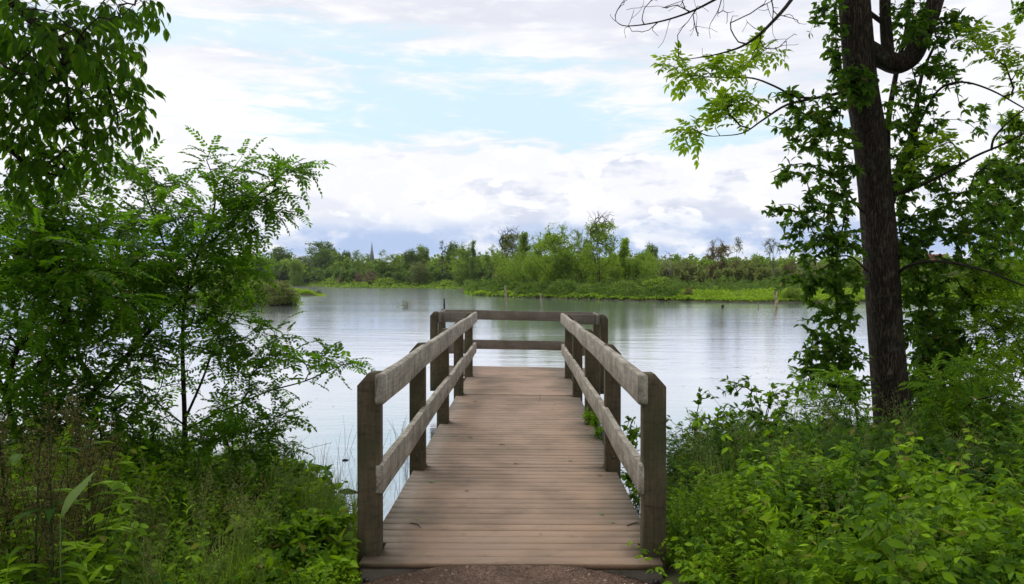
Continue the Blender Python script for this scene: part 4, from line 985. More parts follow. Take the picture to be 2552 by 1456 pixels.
bush('hanging_locust', 'yellow-green locust spray reaching in at the right edge below the small-leaved tree', 'shrub', 2640,
     [(2480, 660, 60, 25, 11, 12, .4), (2530, 700, 50, 30, 11, 16, .4), (2450, 710, 50, 25, 11, 12, .4), (2500, 750, 60, 30, 11, 18, .4), (2560, 780, 50, 40, 11, 18, .4), (2400, 680, 35, 18, 11, 6, .3), (2540, 850, 50, 40, 11, 24, .4), (2450, 800, 70, 40, 11, 24, .4), (2500, 920, 70, 40, 10.5, 26, .4), (2420, 740, 50, 30, 11, 14, .4)],
     11, 76, m_herb, FR, 0.26, 2, 1, basepy=1150, flat=0.2)
bush('climbing_seedling', 'dark leafy creeper poking over the right edge of the deck', 'plant', 1500,
     [(1468, 1035, 10, 14, 9.9, 6, .1), (1480, 1050, 12, 12, 9.8, 6, .1), (1500, 1080, 14, 16, 9.6, 6, .1)],
     9.6, 77, m_bush, LV, 0.085, 3, 1, basepy=1140, stems=3, step=0.08)
bush('pierside_shrub', 'loose shrub seen between the right railing boards beside the pier', 'shrub', 1600,
     [(1565, 1050, 18, 22, 9.3, 6, .2), (1590, 1080, 25, 30, 9.3, 12, .2), (1650, 1060, 22, 26, 9.2, 7, .2), (1570, 1120, 25, 30, 9.2, 14, .2), (1640, 1110, 20, 26, 9.2, 8, .2), (1560, 1180, 22, 30, 9.0, 14, .2), (1585, 1230, 14, 26, 8.8, 8, .2)],
     9.2, 78, m_bush, SM, 0.07, 3, 3, basepy=1270)
bush('willow_shoots', 'thin pale willow shoots at the waterline left of the pier', 'shrub', 620,
     [(560, 1010, 50, 25, 10.6, 12, .3), (610, 1060, 50, 40, 10.5, 18, .4), (680, 1090, 40, 50, 10.4, 16, .3), (700, 1040, 25, 40, 10.4, 7, .3), (540, 1100, 60, 50, 10.4, 24, .4), (620, 1140, 70, 40, 10.2, 26, .4), (740, 1100, 20, 40, 10.3, 6, .2)],
     10.4, 79, m_grassl, NAR, 0.085, 3, 2, basepy=1220, stems=12, lift=0.05, spread=0.6)
bush('elder_shrub', 'bright leafy bush at the water edge just left of the pier', 'shrub', 760,
     [(700, 1160, 50, 22, 9.3, 18, .3), (770, 1175, 50, 22, 9.2, 18, .3), (650, 1200, 60, 30, 9.2, 22, .4), (740, 1220, 70, 30, 9.0, 30, .4), (810, 1215, 30, 25, 9.0, 9, .3), (820, 1265, 35, 30, 8.6, 12, .3)],
     9.1, 80, m_herb, LV, 0.11, 3, 2, basepy=1290)

def added_shade_crown(parent_name, c, r, z0, z1, n, leafm, seed, px=0.36):
    """the rest of a tree's crown above the picture, added to shade the bank below it"""
    rng = np.random.default_rng(seed); par = bpy.data.objects[parent_name]; sk = Skel(seed)
    c = np.asarray(c, float)
    sk.limb([c, c + [0, 0, (z1 - c[2]) * .5], c + [.2, .1, (z1 - c[2]) * .85]], .10, .02)
    T = []
    while len(T) < n:
        q = rng.uniform(-1, 1, 3)
        if q @ q > 1: continue
        p = np.array([c[0] + q[0] * r, c[1] + q[1] * r, (z0 + z1) / 2 + q[2] * (z1 - z0) / 2])
        if p[2] < CAM[2] + max(0, p[1]) * px + .5: continue
        T.append(p)
    sk.grow(T, .5, .1, .3)
    a = Acc(); sk.mesh(a, .006); part('upper_branch', a, m_twig, par)
    la = Acc(); dress(sk, la, [oval_tpl(.5), oval_tpl(.6, -.2)], rng, 5, .26, 1.0, 2, -.2, .3); part('added_shade_crown', la, leafm, par)
added_shade_crown('vine_covered_tree', P(2120, -150, 10.6), 5.5, 7, 15, 420, m_vine, 301)
added_shade_crown('ash_tree', (-4.0, 3.9, 6.5), 4.2, 4.6, 10, 200, m_ash, 302)
def add_shade_tree():  # unseen tree, added only for the shade it throws on the foreground
    b = np.array([3.6, -1.8, .55]); t = thing('tree', 'unseen leafy tree added behind the viewer to shade the right bank', 'tree', tuple(b))
    a = Acc(); lumpy_trunk(a, [[*b, .22], [b[0], b[1], 2.5, .18], [b[0] - .1, b[1] + .2, 5, .14], [b[0], b[1], 8, .08]], 20, 40, 7, .03); part('trunk', a, m_bark, t)  # trunk of the added shade tree
    t.name = 'added_shade_tree'; added_shade_crown('added_shade_tree', (b[0], b[1], 4.5), 4.6, 4.3, 10, 360, m_ash, 303)
add_shade_tree()
# ================================================================ undergrowth of both banks
def plant_tpl(kind, seed):
    """one herb as (verts, faces), rooted at the origin, roughly 0.6 m tall"""
    rng = np.random.default_rng(seed); a = Acc(); st = Acc()
    if kind in ('tri', 'ovate', 'lance', 'fern'):
        H = {'tri': .62, 'ovate': .62, 'lance': .78, 'fern': .6}[kind] * rng.uniform(.85, 1.15)
        ns = {'tri': 4, 'ovate': 3, 'lance': 2, 'fern': 2}[kind]
        X, T, S, U = [], [], [], []
        for q in range(ns):
            lean = rng.normal(0, 0.14, 2) + (rng.normal(0, .12, 2) if q else 0); h = H * rng.uniform(.7, 1.0)
            pts = [np.array([lean[0] * h * t + lean[0] * h * t * t, lean[1] * h * t + lean[1] * h * t * t, h * t]) for t in np.linspace(0, 1, 6)]
            tube(st, pts, np.linspace(.004, .0015, 6), 3, False)
            n = {'tri': 15, 'ovate': 24, 'lance': 34, 'fern': 8}[kind]
            for i in range(n):
                t = 0.15 + 0.85 * (i + rng.uniform(0, .6)) / n; t = min(t, 1.0)
                p = np.array([np.interp(t, np.linspace(0, 1, 6), [w[k] for w in pts]) for k in range(3)])
                an = i * 2.4 + rng.normal(0, .3) if kind != 'ovate' else (i // 2) * 1.57 + (i % 2) * 3.14 + rng.normal(0, .2)
                e = {'tri': .25, 'ovate': .15, 'lance': .75, 'fern': .6}[kind] + (0.5 * t * t)
                X.append([math.cos(an), math.sin(an), e]); T.append(p); U.append([0, 0, 1])
                S.append({'tri': .112, 'ovate': .072, 'lance': .115, 'fern': .33}[kind] * (1.1 - .45 * t) * rng.uniform(.8, 1.2))
        X = np.array(X, float); T = np.array(T); U = np.array(U, float) + rng.normal(0, .25, (len(X), 3)); S = np.array(S)
        tps = {'tri': TRI, 'ovate': LV, 'lance': NAR, 'fern': SU}[kind]; pick = rng.integers(0, len(tps), len(X))
        for k, tp in enumerate(tps):
            m = pick == k
            if m.any(): place(tp, X[m], U[m], T[m], S[m], None, a)
        a.merge(st)
    elif kind == 'grass':
        for i in range(26):
            an = rng.uniform(0, 6.28); h = rng.uniform(.35, .8); b = rng.uniform(.1, .55) * h; r0 = rng.uniform(0, .05)
            ts = np.linspace(0, 1, 5); w = .0045 * (1 - ts ** 2) + .0004
            c = np.stack([(r0 + b * ts ** 2) * math.cos(an), (r0 + b * ts ** 2) * math.sin(an), h * (ts - .28 * ts ** 3 * b / h)], -1)
            s_ = np.array([-math.sin(an), math.cos(an), 0])
            v = np.concatenate([c + w[:, None] * s_, c - w[:, None] * s_]); ii = np.arange(4)
            a.add(v, np.stack([ii, ii + 1, ii + 6, ii + 5], -1))
    elif kind == 'seed':
        ov = oval_tpl(.4)
        for i in range(7):
            an = rng.uniform(0, 6.28); h = rng.uniform(.75, 1.1); b = rng.uniform(.05, .25)
            pts = [np.array([b * t * t * math.cos(an), b * t * t * math.sin(an), h * t]) for t in np.linspace(0, 1, 7)]
            tube(a, pts, np.linspace(.0018, .0007, 7), 3, False)
            X, T = [], []
            for j in range(34):
                t = rng.uniform(.68, 1.0); p = pts[0] * 0 + np.array([b * t * t * math.cos(an), b * t * t * math.sin(an), h * t])
                q = rng.uniform(0, 6.28); rr = .055 * (1.15 - t) / .47 + .004
                o = np.array([math.cos(q) * rr, math.sin(q) * rr, rng.uniform(0, .03)]) * rng.uniform(.3, 1)
                T.append(p + o); X.append(o + [0, 0, .03])
            place(ov, X, np.tile(Z1, (34, 1)) + rng.normal(0, .5, (34, 3)), T, np.full(34, .013), None, a)
    return a.tpl()

def scatter(acc, tpls, pts, rng, smin=.8, smax=1.25, tiltamt=.15):
    n = len(pts)
    if n == 0: return
    an = rng.uniform(0, 6.28, n); pick = rng.integers(0, len(tpls), n)
    up = unit(np.tile(Z1, (n, 1)) + rng.normal(0, tiltamt, (n, 3)))
    x = unit(np.stack([np.cos(an), np.sin(an), np.zeros(n)], -1)); y = unit(np.cross(up, x)); x = np.cross(y, up)
    R = np.stack([x, y, up], 2) * rng.uniform(smin, smax, n)[:, None, None]
    for k, t in enumerate(tpls):
        m = pick == k; acc.inst(t, R[m], pts[m])

def bank_points(rng, side, dens, ymin=2.6, ymax=16, edge=-0.2, inner=1.16):
    x = rng.uniform(0, 12, int(12 * (ymax - ymin) * dens)); y = rng.uniform(ymin, ymax, len(x))
    m = (x < .66 * y + 2.2) & (x > inner + np.where(y > 5.2, 0.0, 0.10 + .2 * np.clip(5.2 - y, 0, .3)))
    x, y = x[m] * side, y[m]
    px = 1276 + F_PX * x / y; dn = shore_interp(px, NEAR); m = y < dn - edge
    x, y = x[m], y[m]; z = height_at(x, y)
    return np.stack([x, y, z], -1)
def vnoise(p, s, seed):
    r = np.random.default_rng(seed); a = r.uniform(0, 6.28, 6)
    return (np.sin(p[:, 0] * s + a[0] + 1.3 * np.sin(p[:, 1] * s * .7 + a[1])) + np.sin(p[:, 1] * s * 1.1 + a[2] + np.sin(p[:, 0] * s * 1.7 + a[3]))) / 2

PT = {k: [plant_tpl(k, 100 + 10 * i + j) for j in range(5)] for i, k in enumerate(('tri', 'ovate', 'lance', 'fern', 'grass', 'seed'))}
def undergrowth():
    rng = np.random.default_rng(77)
    for side, nm in ((-1, 'left'), (1, 'right')):
        p = bank_points(rng, side, 30 if side > 0 else 26, edge=0.1)
        gapn = vnoise(p, 2.9, 40 + side) + .5 * vnoise(p, 6.1, 50 + side); p = p[gapn > -.62]
        k = vnoise(p, 1.7, 3 + side) + rng.normal(0, .35, len(p))
        low = np.clip((np.abs(p[:, 0]) - .9) / 1.1, .50, 1.0) * np.clip(1.18 - .085 * (p[:, 1] - 3.6), .45, 1.08) * (1 + .25 * vnoise(p, 2.1, 60)) * (.82 if side < 0 else 1.0)   # lower beside the pier
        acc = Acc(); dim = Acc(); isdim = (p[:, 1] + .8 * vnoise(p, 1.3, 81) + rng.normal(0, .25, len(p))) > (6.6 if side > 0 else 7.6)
        sel = [('tri', k < -.1), ('ovate', (k >= -.1) & (k < .40)), ('fern', (k >= .40) & (k < .62)), ('lance', k >= .62)]
        if side < 0: sel = [('ovate', k < -.1), ('tri', (k >= -.1) & (k < .40)), ('lance', (k >= .40) & (k < .55)), ('fern', k >= .55)]
        for kind, m in sel:
            q = p[m]; lo = low[m]; dm = isdim[m]
            if side < 0:                                            # the left corner belongs to dock and grass
                far = (q[:, 1] > 4.6) | (q[:, 0] > -2.3); q = q[far]; lo = lo[far]; dm = dm[far]
            for a_, b_ in ((0, .45), (.45, .6), (.6, .75), (.75, .9), (.9, 2.01)):
                mm = (lo >= a_) & (lo < b_)
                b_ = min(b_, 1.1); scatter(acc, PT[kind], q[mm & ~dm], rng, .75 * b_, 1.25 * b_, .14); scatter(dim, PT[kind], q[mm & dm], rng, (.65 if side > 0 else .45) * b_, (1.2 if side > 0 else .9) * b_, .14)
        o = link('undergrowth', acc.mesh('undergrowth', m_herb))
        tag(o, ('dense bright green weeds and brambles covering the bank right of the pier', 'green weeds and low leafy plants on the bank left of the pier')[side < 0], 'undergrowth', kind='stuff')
        tag(link('undergrowth', dim.mesh('undergrowth', m_shade)), ('low undergrowth with shade painted into its leaves round the foot of the big trunk on the right bank', 'low undergrowth with shade painted into its leaves along the shore under the locust trees')[side < 0], 'undergrowth', kind='stuff')
        # thin grass through it
        acc = Acc(); p = bank_points(rng, side, 5 if side > 0 else 8, edge=0.0)
        if side < 0: p = p[(p[:, 0] > -4.6)]
        scatter(acc, PT['grass'], p, rng, .45, .95, .15)
        o = link('grass', acc.mesh('grass', m_grassl))
        tag(o, ('thin green grass growing among the weeds right of the pier', 'long green grass on the bank left of the pier')[side < 0], 'grass', kind='stuff')
    acc = Acc(); n = 620; sx = rng.choice([-1, 1], n); y = rng.uniform(1.5, 7.0, n); x = sx * (1.04 + .9 * rng.uniform(0, 1, n) ** 1.3); q = np.stack([x, y, height_at(x, y)], -1)
    scatter(acc, PT['ovate'] + PT['tri'] + PT['grass'], q, rng, .3, .6, .35)
    tag(link('undergrowth', acc.mesh('undergrowth', m_herb)), 'low leafy weeds crowding both corners of the pier entrance', 'undergrowth', kind='stuff')
    # ripe seed heads
    acc = Acc(); p = bank_points(rng, -1, 8, ymin=3.0, ymax=7.5); q_ = 1276 + F_PX * p[:, 0] / p[:, 1]; p = p[(q_ > 230) & (q_ < 720)]
    scatter(acc, PT['seed'], p, rng, .5, .75, .1)
    tag(link('grass', acc.mesh('seeding_grass', m_seed)), 'pale green seed heads of tall grass at the bottom left of the pier', 'grass', kind='stuff')
    acc = Acc(); p = bank_points(rng, 1, 2.2, ymin=3.2, ymax=8); p = p[(p[:, 0] > 1.4)]
    scatter(acc, PT['seed'], p, rng, .6, .9, .1)
    tag(link('grass', acc.mesh('seeding_grass', m_seed)), 'few pale grass seed heads above the weeds on the right bank', 'grass', kind='stuff')
    # sparse reeds standing in the shallows left of the near post
    acc = Acc(); p = np.array([[x, y, -.1] for x, y in zip(rng.uniform(-2.9, -1.3, 26), rng.uniform(8.6, 12.5, 26))])
    tp = []
    for s_ in range(4):
        r = np.random.default_rng(s_); a = Acc()
        for i in range(3):
            b = r.normal(0, .05, 2); l = r.normal(0, .10, 2); h = r.uniform(.3, .7)
            tube(a, [(b[0], b[1], 0), (b[0] + l[0] * .4, b[1] + l[1] * .4, h * .6), (b[0] + l[0], b[1] + l[1], h)], [.003, .0022, .0008], 3, False)
        tp.append(a.tpl())
    scatter(acc, tp, p, rng, .7, 1.2, .1)
    tag(link('reeds', acc.mesh('reeds', m_gtwig)), 'sparse thin reed stems standing in the shallows beside the left near post', 'reeds', kind='stuff')
undergrowth()

# single plants that stand out
def dock_plants():
    rng = np.random.default_rng(5); meshes = []
    ov = oval_tpl(.75, .3)
    for s_ in range(4):
        st = Acc(); sd = Acc(); lf = Acc()
        H = 1.25; lean = rng.normal(0, .05, 2)
        main = [np.array([lean[0] * t * t, lean[1] * t * t, H * t]) for t in np.linspace(0, 1, 9)]
        tube(st, main, np.linspace(.009, .002, 9), 6, False)
        stems = [(main, .42, 1.0)]
        for i in range(9):
            t0 = .35 + .055 * i; p0 = np.array([lean[0] * t0 ** 2, lean[1] * t0 ** 2, H * t0]); an = rng.uniform(0, 6.28); L = .42 - .028 * i + rng.uniform(-.05, .05)
            br = [p0 + L * np.array([math.cos(an) * .33 * u, math.sin(an) * .33 * u, u ** 1.1]) for u in np.linspace(0, 1, 6)]
            tube(st, br, np.linspace(.003, .0012, 6), 4, False); stems.append((br, .15, 1.0))
        for pts, a_, b_ in stems:
            pts = np.array(pts); n = int(270 * np.linalg.norm(pts[-1] - pts[0]) * (b_ - a_)) + 20
            whorl = np.round(rng.uniform(a_, b_, n) * 22) / 22 + rng.normal(0, .008, n)
            T = np.stack([np.interp(whorl, np.linspace(0, 1, len(pts)), pts[:, k]) for k in range(3)], -1)
            q = rng.uniform(0, 6.28, n); o = np.stack([np.cos(q), np.sin(q), rng.uniform(-.7, .3, n)], -1)
            place(ov, o, np.tile(Z1, (n, 1)) + rng.normal(0, .6, (n, 3)), T + o * rng.uniform(.003, .026, n)[:, None], rng.uniform(.008, .015, n), None, sd)
        n = 16; q = rng.uniform(0, 6.28, n); hz = rng.uniform(.04, .75, n) * H
        place(leaf_tpl(1, .24, .6, .25, 4), np.stack([np.cos(q), np.sin(q), rng.uniform(.4, 1.0, n)], -1), np.tile(Z1, (n, 1)), np.stack([q * 0, q * 0, hz], -1), .30 - .17 * hz / H * rng.uniform(.8, 1.2, n), None, lf)
        meshes.append((st.mesh('stem', m_gtwig), sd.mesh('seed_spike', m_dock), lf.mesh('leaf', m_herb)))
    spots = [(30, 1010, 3.9), (80, 1080, 3.7), (-20, 1060, 3.8), (130, 1120, 3.6), (110, 1000, 4.2), (210, 1090, 4.1), (195, 980, 4.5), (165, 1150, 3.9), (240, 1120, 4.4), (265, 1080, 4.9), (-70, 980, 4.2), (-100, 1100, 3.7)]
    for i, (px, py, d) in enumerate(spots):
        top = P(px, py - 55, d); zb = float(height_at(top[0], top[1])); m = meshes[i % 4]
        r = thing('dock_plant', 'tall dock plant with rust-brown seed spikes in the lower left corner', 'plant', (top[0], top[1], zb), 'dock plants gone to seed in the lower left corner', rng.uniform(0, 6))
        s_ = (top[2] - zb) / 1.27; r.scale = (s_, s_, s_)
        for nm, me in zip(('stem', 'seed_spike', 'foliage'), m): link(nm, me, r)
dock_plants()
def left_shrubs():
    bush('nettle_clump', 'leafy bright green clump against the left near post', 'plant', 800,
         [(790, 1310, 60, 35, 5.6, 34, .3), (850, 1370, 30, 50, 5.4, 18, .2), (720, 1350, 70, 40, 5.3, 34, .3), (820, 1420, 60, 30, 5.1, 26, .3), (850, 1280, 22, 20, 6.2, 8, .2), (650, 1420, 70, 30, 5.0, 26, .3)],
         5.5, 401, m_herb, LV, 0.085, 4, 3, basepy=1480, stems=9, step=.07, droop=-.1)
    bush('leafy_shrub', 'rounded dark green shrub under the young locust tree', 'shrub', 560,
         [(560, 1190, 80, 35, 7.4, 36, .5), (470, 1240, 80, 40, 7.0, 34, .5), (640, 1230, 70, 35, 7.2, 30, .4), (560, 1280, 90, 35, 6.6, 36, .5)],
         7.1, 402, m_bush, LV, 0.095, 4, 3, basepy=1340, stems=10, step=.1)
    bush('goosefoot_clump', 'yellow-green leafy clump on the left bank between the locust trunk and the pier', 'plant', 700,
         [(680, 1270, 70, 35, 6.4, 34, .4), (590, 1320, 60, 35, 5.9, 22, .4), (740, 1240, 60, 28, 7.0, 26, .3)],
         6.4, 403, m_herb, SM, 0.08, 4, 3, basepy=1370, stems=9, step=.08)
left_shrubs()
def single_herbs():
    rng = np.random.default_rng(15)
    def mk(tpl, mat, nm):
        a = Acc(); a.add(tpl[0], *tpl[1]); return a.mesh(nm, mat)
    # large leaves low in the corner
    for i, (px, py, d, L, lab) in enumerate([(40, 1400, 3.3, .22, 'broad grey-green leaves of a low burdock at the very bottom left corner'), (230, 1420, 3.5, .20, 'low burdock rosette with dull broad leaves between the dock and the grass'), (150, 1300, 3.8, .18, 'smaller burdock rosette half hidden behind the dock stems')]):
        b = P(px, py, d); b[2] = float(height_at(b[0], b[1])); r = thing('burdock_plant', lab, 'plant', tuple(b))
        n = 9; q = np.linspace(0, 6.28, n, endpoint=False) + rng.normal(0, .2, n)
        st = Acc(); a = Acc(); T = []
        for qq in q:
            e = b + np.array([math.cos(qq) * .12, math.sin(qq) * .12, rng.uniform(.25, .45)]); tube(st, [b, b + [math.cos(qq) * .03, math.sin(qq) * .03, .2], e], [.008, .006, .004], 5, False); T.append(e)
        place(leaf_tpl(1, .62, .5, .12, 5), np.stack([np.cos(q), np.sin(q), rng.uniform(-.1, .8, n)], -1), np.tile(Z1, (n, 1)), np.array(T), np.full(n, L) * rng.uniform(.8, 1.2, n), None, a)
        part('stem', st, m_gtwig, r); part('foliage', a, m_broad, r)
    # one long crinkled dock leaf stands out pale
    a = Acc(); b = P(150, 1290, 3.6); tip = P(235, 1155, 3.5); v, f = leaf_tpl(.86, .15, .12, .5, 9); x = tip - b; L = np.linalg.norm(x)
    v = v + np.stack([np.zeros(len(v)), np.zeros(len(v)), .012 * np.sin(v[:, 0] * 60) * (np.abs(v[:, 1]) > .01)], -1)
    a.inst((v, f), rot_from(np.array([x]), np.array([[0, -1, .6]])) * L, np.array([b])); gb = b.copy(); gb[2] = float(height_at(b[0], b[1])) ; tube(a, [gb, b], [.004, .003], 5, False)
    tag(link('dock_leaf', a.mesh('dock_leaf', leaf_mat('pale_dock_leaf', (0.13, .21, .07), (0.20, .29, .11), tw=.3))), 'long pale upright leaf with crinkled edge in the lower left corner', 'leaf')
    gm = [mk(plant_tpl('lance', 900 + i), m_herb, 'stalk') for i in range(4)]
    gr = [(2330, 1190, 6.0), (2390, 1220, 5.6), (2450, 1170, 6.2), (2510, 1190, 5.8), (2480, 1260, 5.0), (2540, 1240, 5.2), (2420, 1290, 4.7), (2360, 1140, 6.8), (2500, 1120, 6.8), (2300, 1250, 5.5), (2550, 1330, 4.4), (2200, 1160, 6.6), (2275, 1120, 7.2)]
    for i, (px, py, d) in enumerate(gr):
        top = P(px, py, d); zb = float(height_at(top[0], top[1])); o = link('goldenrod_stalk', gm[i % 4]); o.location = (top[0], top[1], zb); s_ = max(.5, (top[2] - zb) / .78); o.scale = (s_, s_, s_); o.rotation_euler = (0, 0, i * 1.3)
        tag(o, 'upright leafy stalk with narrow leaves among the weeds at the lower right', 'plant', 'narrow-leaved stalks at the lower right')
    bm_ = [mk(plant_tpl('tri', 930 + i), m_herb, 'bramble') for i in range(4)]
    br = [(1700, 1230, 5.8), (1760, 1300, 5.0), (1850, 1250, 5.4), (1930, 1200, 6.0), (1990, 1260, 5.2), (1900, 1330, 4.6), (2060, 1230, 5.6), (2120, 1300, 4.9), (2200, 1270, 5.3), (2010, 1350, 4.4), (1730, 1380, 4.4), (2250, 1350, 4.5), (1820, 1180, 6.4), (2080, 1160, 6.6)]
    for i, (px, py, d) in enumerate(br):
        top = P(px, py, d); zb = float(height_at(top[0], top[1])); o = link('bramble_plant', bm_[i % 4]); o.location = (top[0], top[1], zb); s_ = min(1.6, max(.6, (top[2] - zb) / .55)); o.scale = (s_, s_, s_); o.rotation_euler = (0, 0, i * 1.9)
        tag(o, 'bright bramble with drooping pointed leaves in threes right of the near post', 'plant', 'bramble plants right of the pier')
single_herbs()

# ---------------------------------------------------------------- litter on the deck, drift on the water
def litter():
    rng = np.random.default_rng(8)
    def at(cx, cy, z=DECK + 0.004): return PG((1400 + cx * .8497) / 1.605, (1100 + cy * .8497) / 1.605, z)
    mats = {}
    for nm, c in (('yellow', (.45, .38, .07)), ('green', (.16, .30, .05)), ('brown', (.10, .045, .02)), ('orange', (.38, .14, .04))):
        m, gg = new_mat('fallen_leaf_' + nm); r = gg.noise(gg.add('ShaderNodeNewGeometry').outputs['Position'], 80, 3)
        p = principled(gg, gg.mix(r, c, tuple(q * .6 for q in c)), .6); gg.l.new(p.outputs[0], gg.out.inputs[0]); mats[nm] = m
    L = [(525, 588, 'yellow', .05, ''), (600, 597, 'orange', .07, ''), (560, 626, 'orange', .04, ''), (970, 612, 'yellow', .05, ''), (860, 665, 'brown', .03, ''), (688, 711, 'yellow', .03, ''), (1105, 725, 'yellow', .05, ''), (518, 765, 'yellow', .03, ''), (553, 750, 'yellow', .03, ''), (580, 768, 'green', .06, ''),
         (785, 773, 'yellow', .03, ''), (1145, 784, 'yellow', .04, ''), (1025, 875, 'green', .055, ''), (400, 976, 'green', .06, ''), (540, 1018, 'brown', .04, ''), (325, 1150, 'yellow', .03, ''), (525, 1218, 'yellow', .03, ''), (905, 1220, 'orange', .025, ''), (1225, 1167, 'green', .045, ''), (1200, 1126, 'green', .05, ''),
         (1380, 1336, 'yellow', .035, ''), (895, 597, 'brown', .03, ''), (945, 632, 'green', .04, ''), (1190, 945, 'brown', .05, ''), (770, 888, 'orange', .05, '')]
    wh = lambda cx, cy: ('near the far seams', 'on the middle of the deck', 'on the near deck boards')[0 if cy < 700 else 1 if cy < 1000 else 2]
    for i, (cx, cy, nm, s_, _) in enumerate(L):
        b = at(cx, cy); v, f = leaf_tpl(1, .45, -.1, .5, 3); an = rng.uniform(-.5, .5) + (3.14 if i % 2 else 0)
        c, s2 = math.cos(an), math.sin(an); R = np.array([[[c, -s2, 0], [s2, c, 0], [0, 0, 1.0]]]) * s_ * 1.1
        a = Acc(); a.inst((v, f), R, np.zeros((1, 3))); o = link('fallen_leaf', a.mesh('fallen_leaf', mats[nm]), None, tuple(b))
        tag(o, 'small %s fallen leaf lying %s' % (nm, wh(cx, cy)), 'leaf', 'fallen leaves on the deck, %s, %s' % (nm, wh(cx, cy)))
    for lab, p0, p1, r in (('bent brown twig on the near deck boards at the left', (283, 1168), (333, 1190), .004), ('forked dark twig by the right near post', (1305, 1180), (1362, 1168), .004), ('thin dark twig on the middle of the deck', (703, 800), (730, 803), .003), ('thin upright-lying stem on the far deck boards', (891, 560), (894, 590), .0025)):
        a0, a1 = at(*p0), at(*p1); mid = (a0 + a1) / 2 + np.array([.01, .02, .004]); a = Acc(); tube(a, [a0, mid, a1], [r, r, r * .5], 5)
        if 'forked' in lab: tube(a, [mid, mid + [.05, .05, .006]], [r * .7, r * .4], 4)
        tag(link('twig', a.mesh('twig', m_twig)), lab, 'twig')
    # driftwood
    for lab, pts, r in (('dark waterlogged log lying among the shore plants left of the pier', [(655, 1158), (700, 1162), (755, 1170)], .05), ('flat dark driftwood floating against the left near post', [(845, 1226), (866, 1224), (890, 1227)], .035), ('small dark driftwood floating left of the near post', [(812, 1226), (826, 1225), (838, 1226)], .025), ('tiny dark chip of wood floating left of the upper railing end', [(853, 1147), (860, 1147), (868, 1146)], .02)):
        q = [PG(x, y, .005) for x, y in pts]; a = Acc(); tube(a, smooth_path(q, 8), np.interp(np.linspace(0, 1, 9), [0, .5, 1], [r * .4, r, r * .3]), 8)
        tag(link('driftwood', a.mesh('driftwood', m_twig)), lab, 'driftwood')
    sk = Skel(3); q = [P(730, 1135, 10.6), P(770, 1118, 10.6), P(826, 1104, 10.5)]; b = q[0].copy(); b[2] = 0.02
    sk.limb([b, *q], .007, .002, n=12); sk.grow([P(815, 1103, 10.5), P(812, 1117, 10.5), P(790, 1105, 10.6)], .06)
    a = Acc(); sk.mesh(a, .0015); tag(link('bare_twig', a.mesh('bare_twig', m_dead)), 'bare pale twig slanting over the water left of the pier', 'twig')
    # dimples of pond weed
    a = Acc(); N = 150; tv = np.array([(math.cos(t), math.sin(t), 0) for t in np.linspace(0, 6.28, 8, endpoint=False)])
    T = [];
    for cx, cy, sx, sy, n in ((1950, 915, 140, 14, 40), (720, 1010, 90, 16, 14), (1800, 940, 120, 20, 20), (690, 1075, 60, 20, 10), (2450, 900, 50, 20, 8), (600, 870, 60, 10, 10)):
        for _ in range(n): T.append(PG(cx + rng.normal(0, sx * .6), cy + rng.normal(0, sy), .004))
    T = np.array(T); R = rot_from(rng.normal(0, 1, (len(T), 3)) * [1, 1, 0], np.tile(Z1, (len(T), 1))) * (rng.uniform(.015, .05, len(T))[:, None, None] * np.array([1, .5, 1]))
    a.inst((tv, [np.arange(8)[None]]), R, T)
    tag(link('pondweed', a.mesh('pondweed', m_vine)), 'scattered specks of floating pondweed on the open water', 'pondweed', kind='stuff')
litter()
# ================================================================ far shore
def fleaf(nm, c0, c1, **kw): return leaf_mat(nm, c0, c1, tw=0.3, rough=0.6, patch=kw.get('patch', .5), trans=tuple(min(1, q * 2.2) for q in c1), patchamt=.45)
FM = {'dark': fleaf('far_dark_leaf', (.038, .080, .012), (.105, .175, .022)), 'mid': fleaf('far_green_leaf', (.060, .115, .012), (.190, .290, .026)),
      'bright': fleaf('far_bright_leaf', (.085, .155, .010), (.230, .350, .022)), 'olive': fleaf('far_olive_leaf', (.075, .100, .024), (.170, .205, .050)),
      'rust': fleaf('far_rust_leaf', (.10, .082, .032), (.175, .150, .055)), 'pale': fleaf('far_pale_leaf', (.09, .12, .050), (.18, .22, .10)), 'pink': fleaf('far_pink_leaf', (.13, .09, .05), (.22, .16, .09))}
m_fbark = bark_mat('far_bark', (.035, .030, .022), (.085, .072, .055), 6.0, .3)
m_fpale = bark_mat('far_dead_bark', (.16, .14, .12), (.32, .30, .27), 6.0, .3)
OV = [oval_tpl(.8, .3), oval_tpl(.6, -.2)]
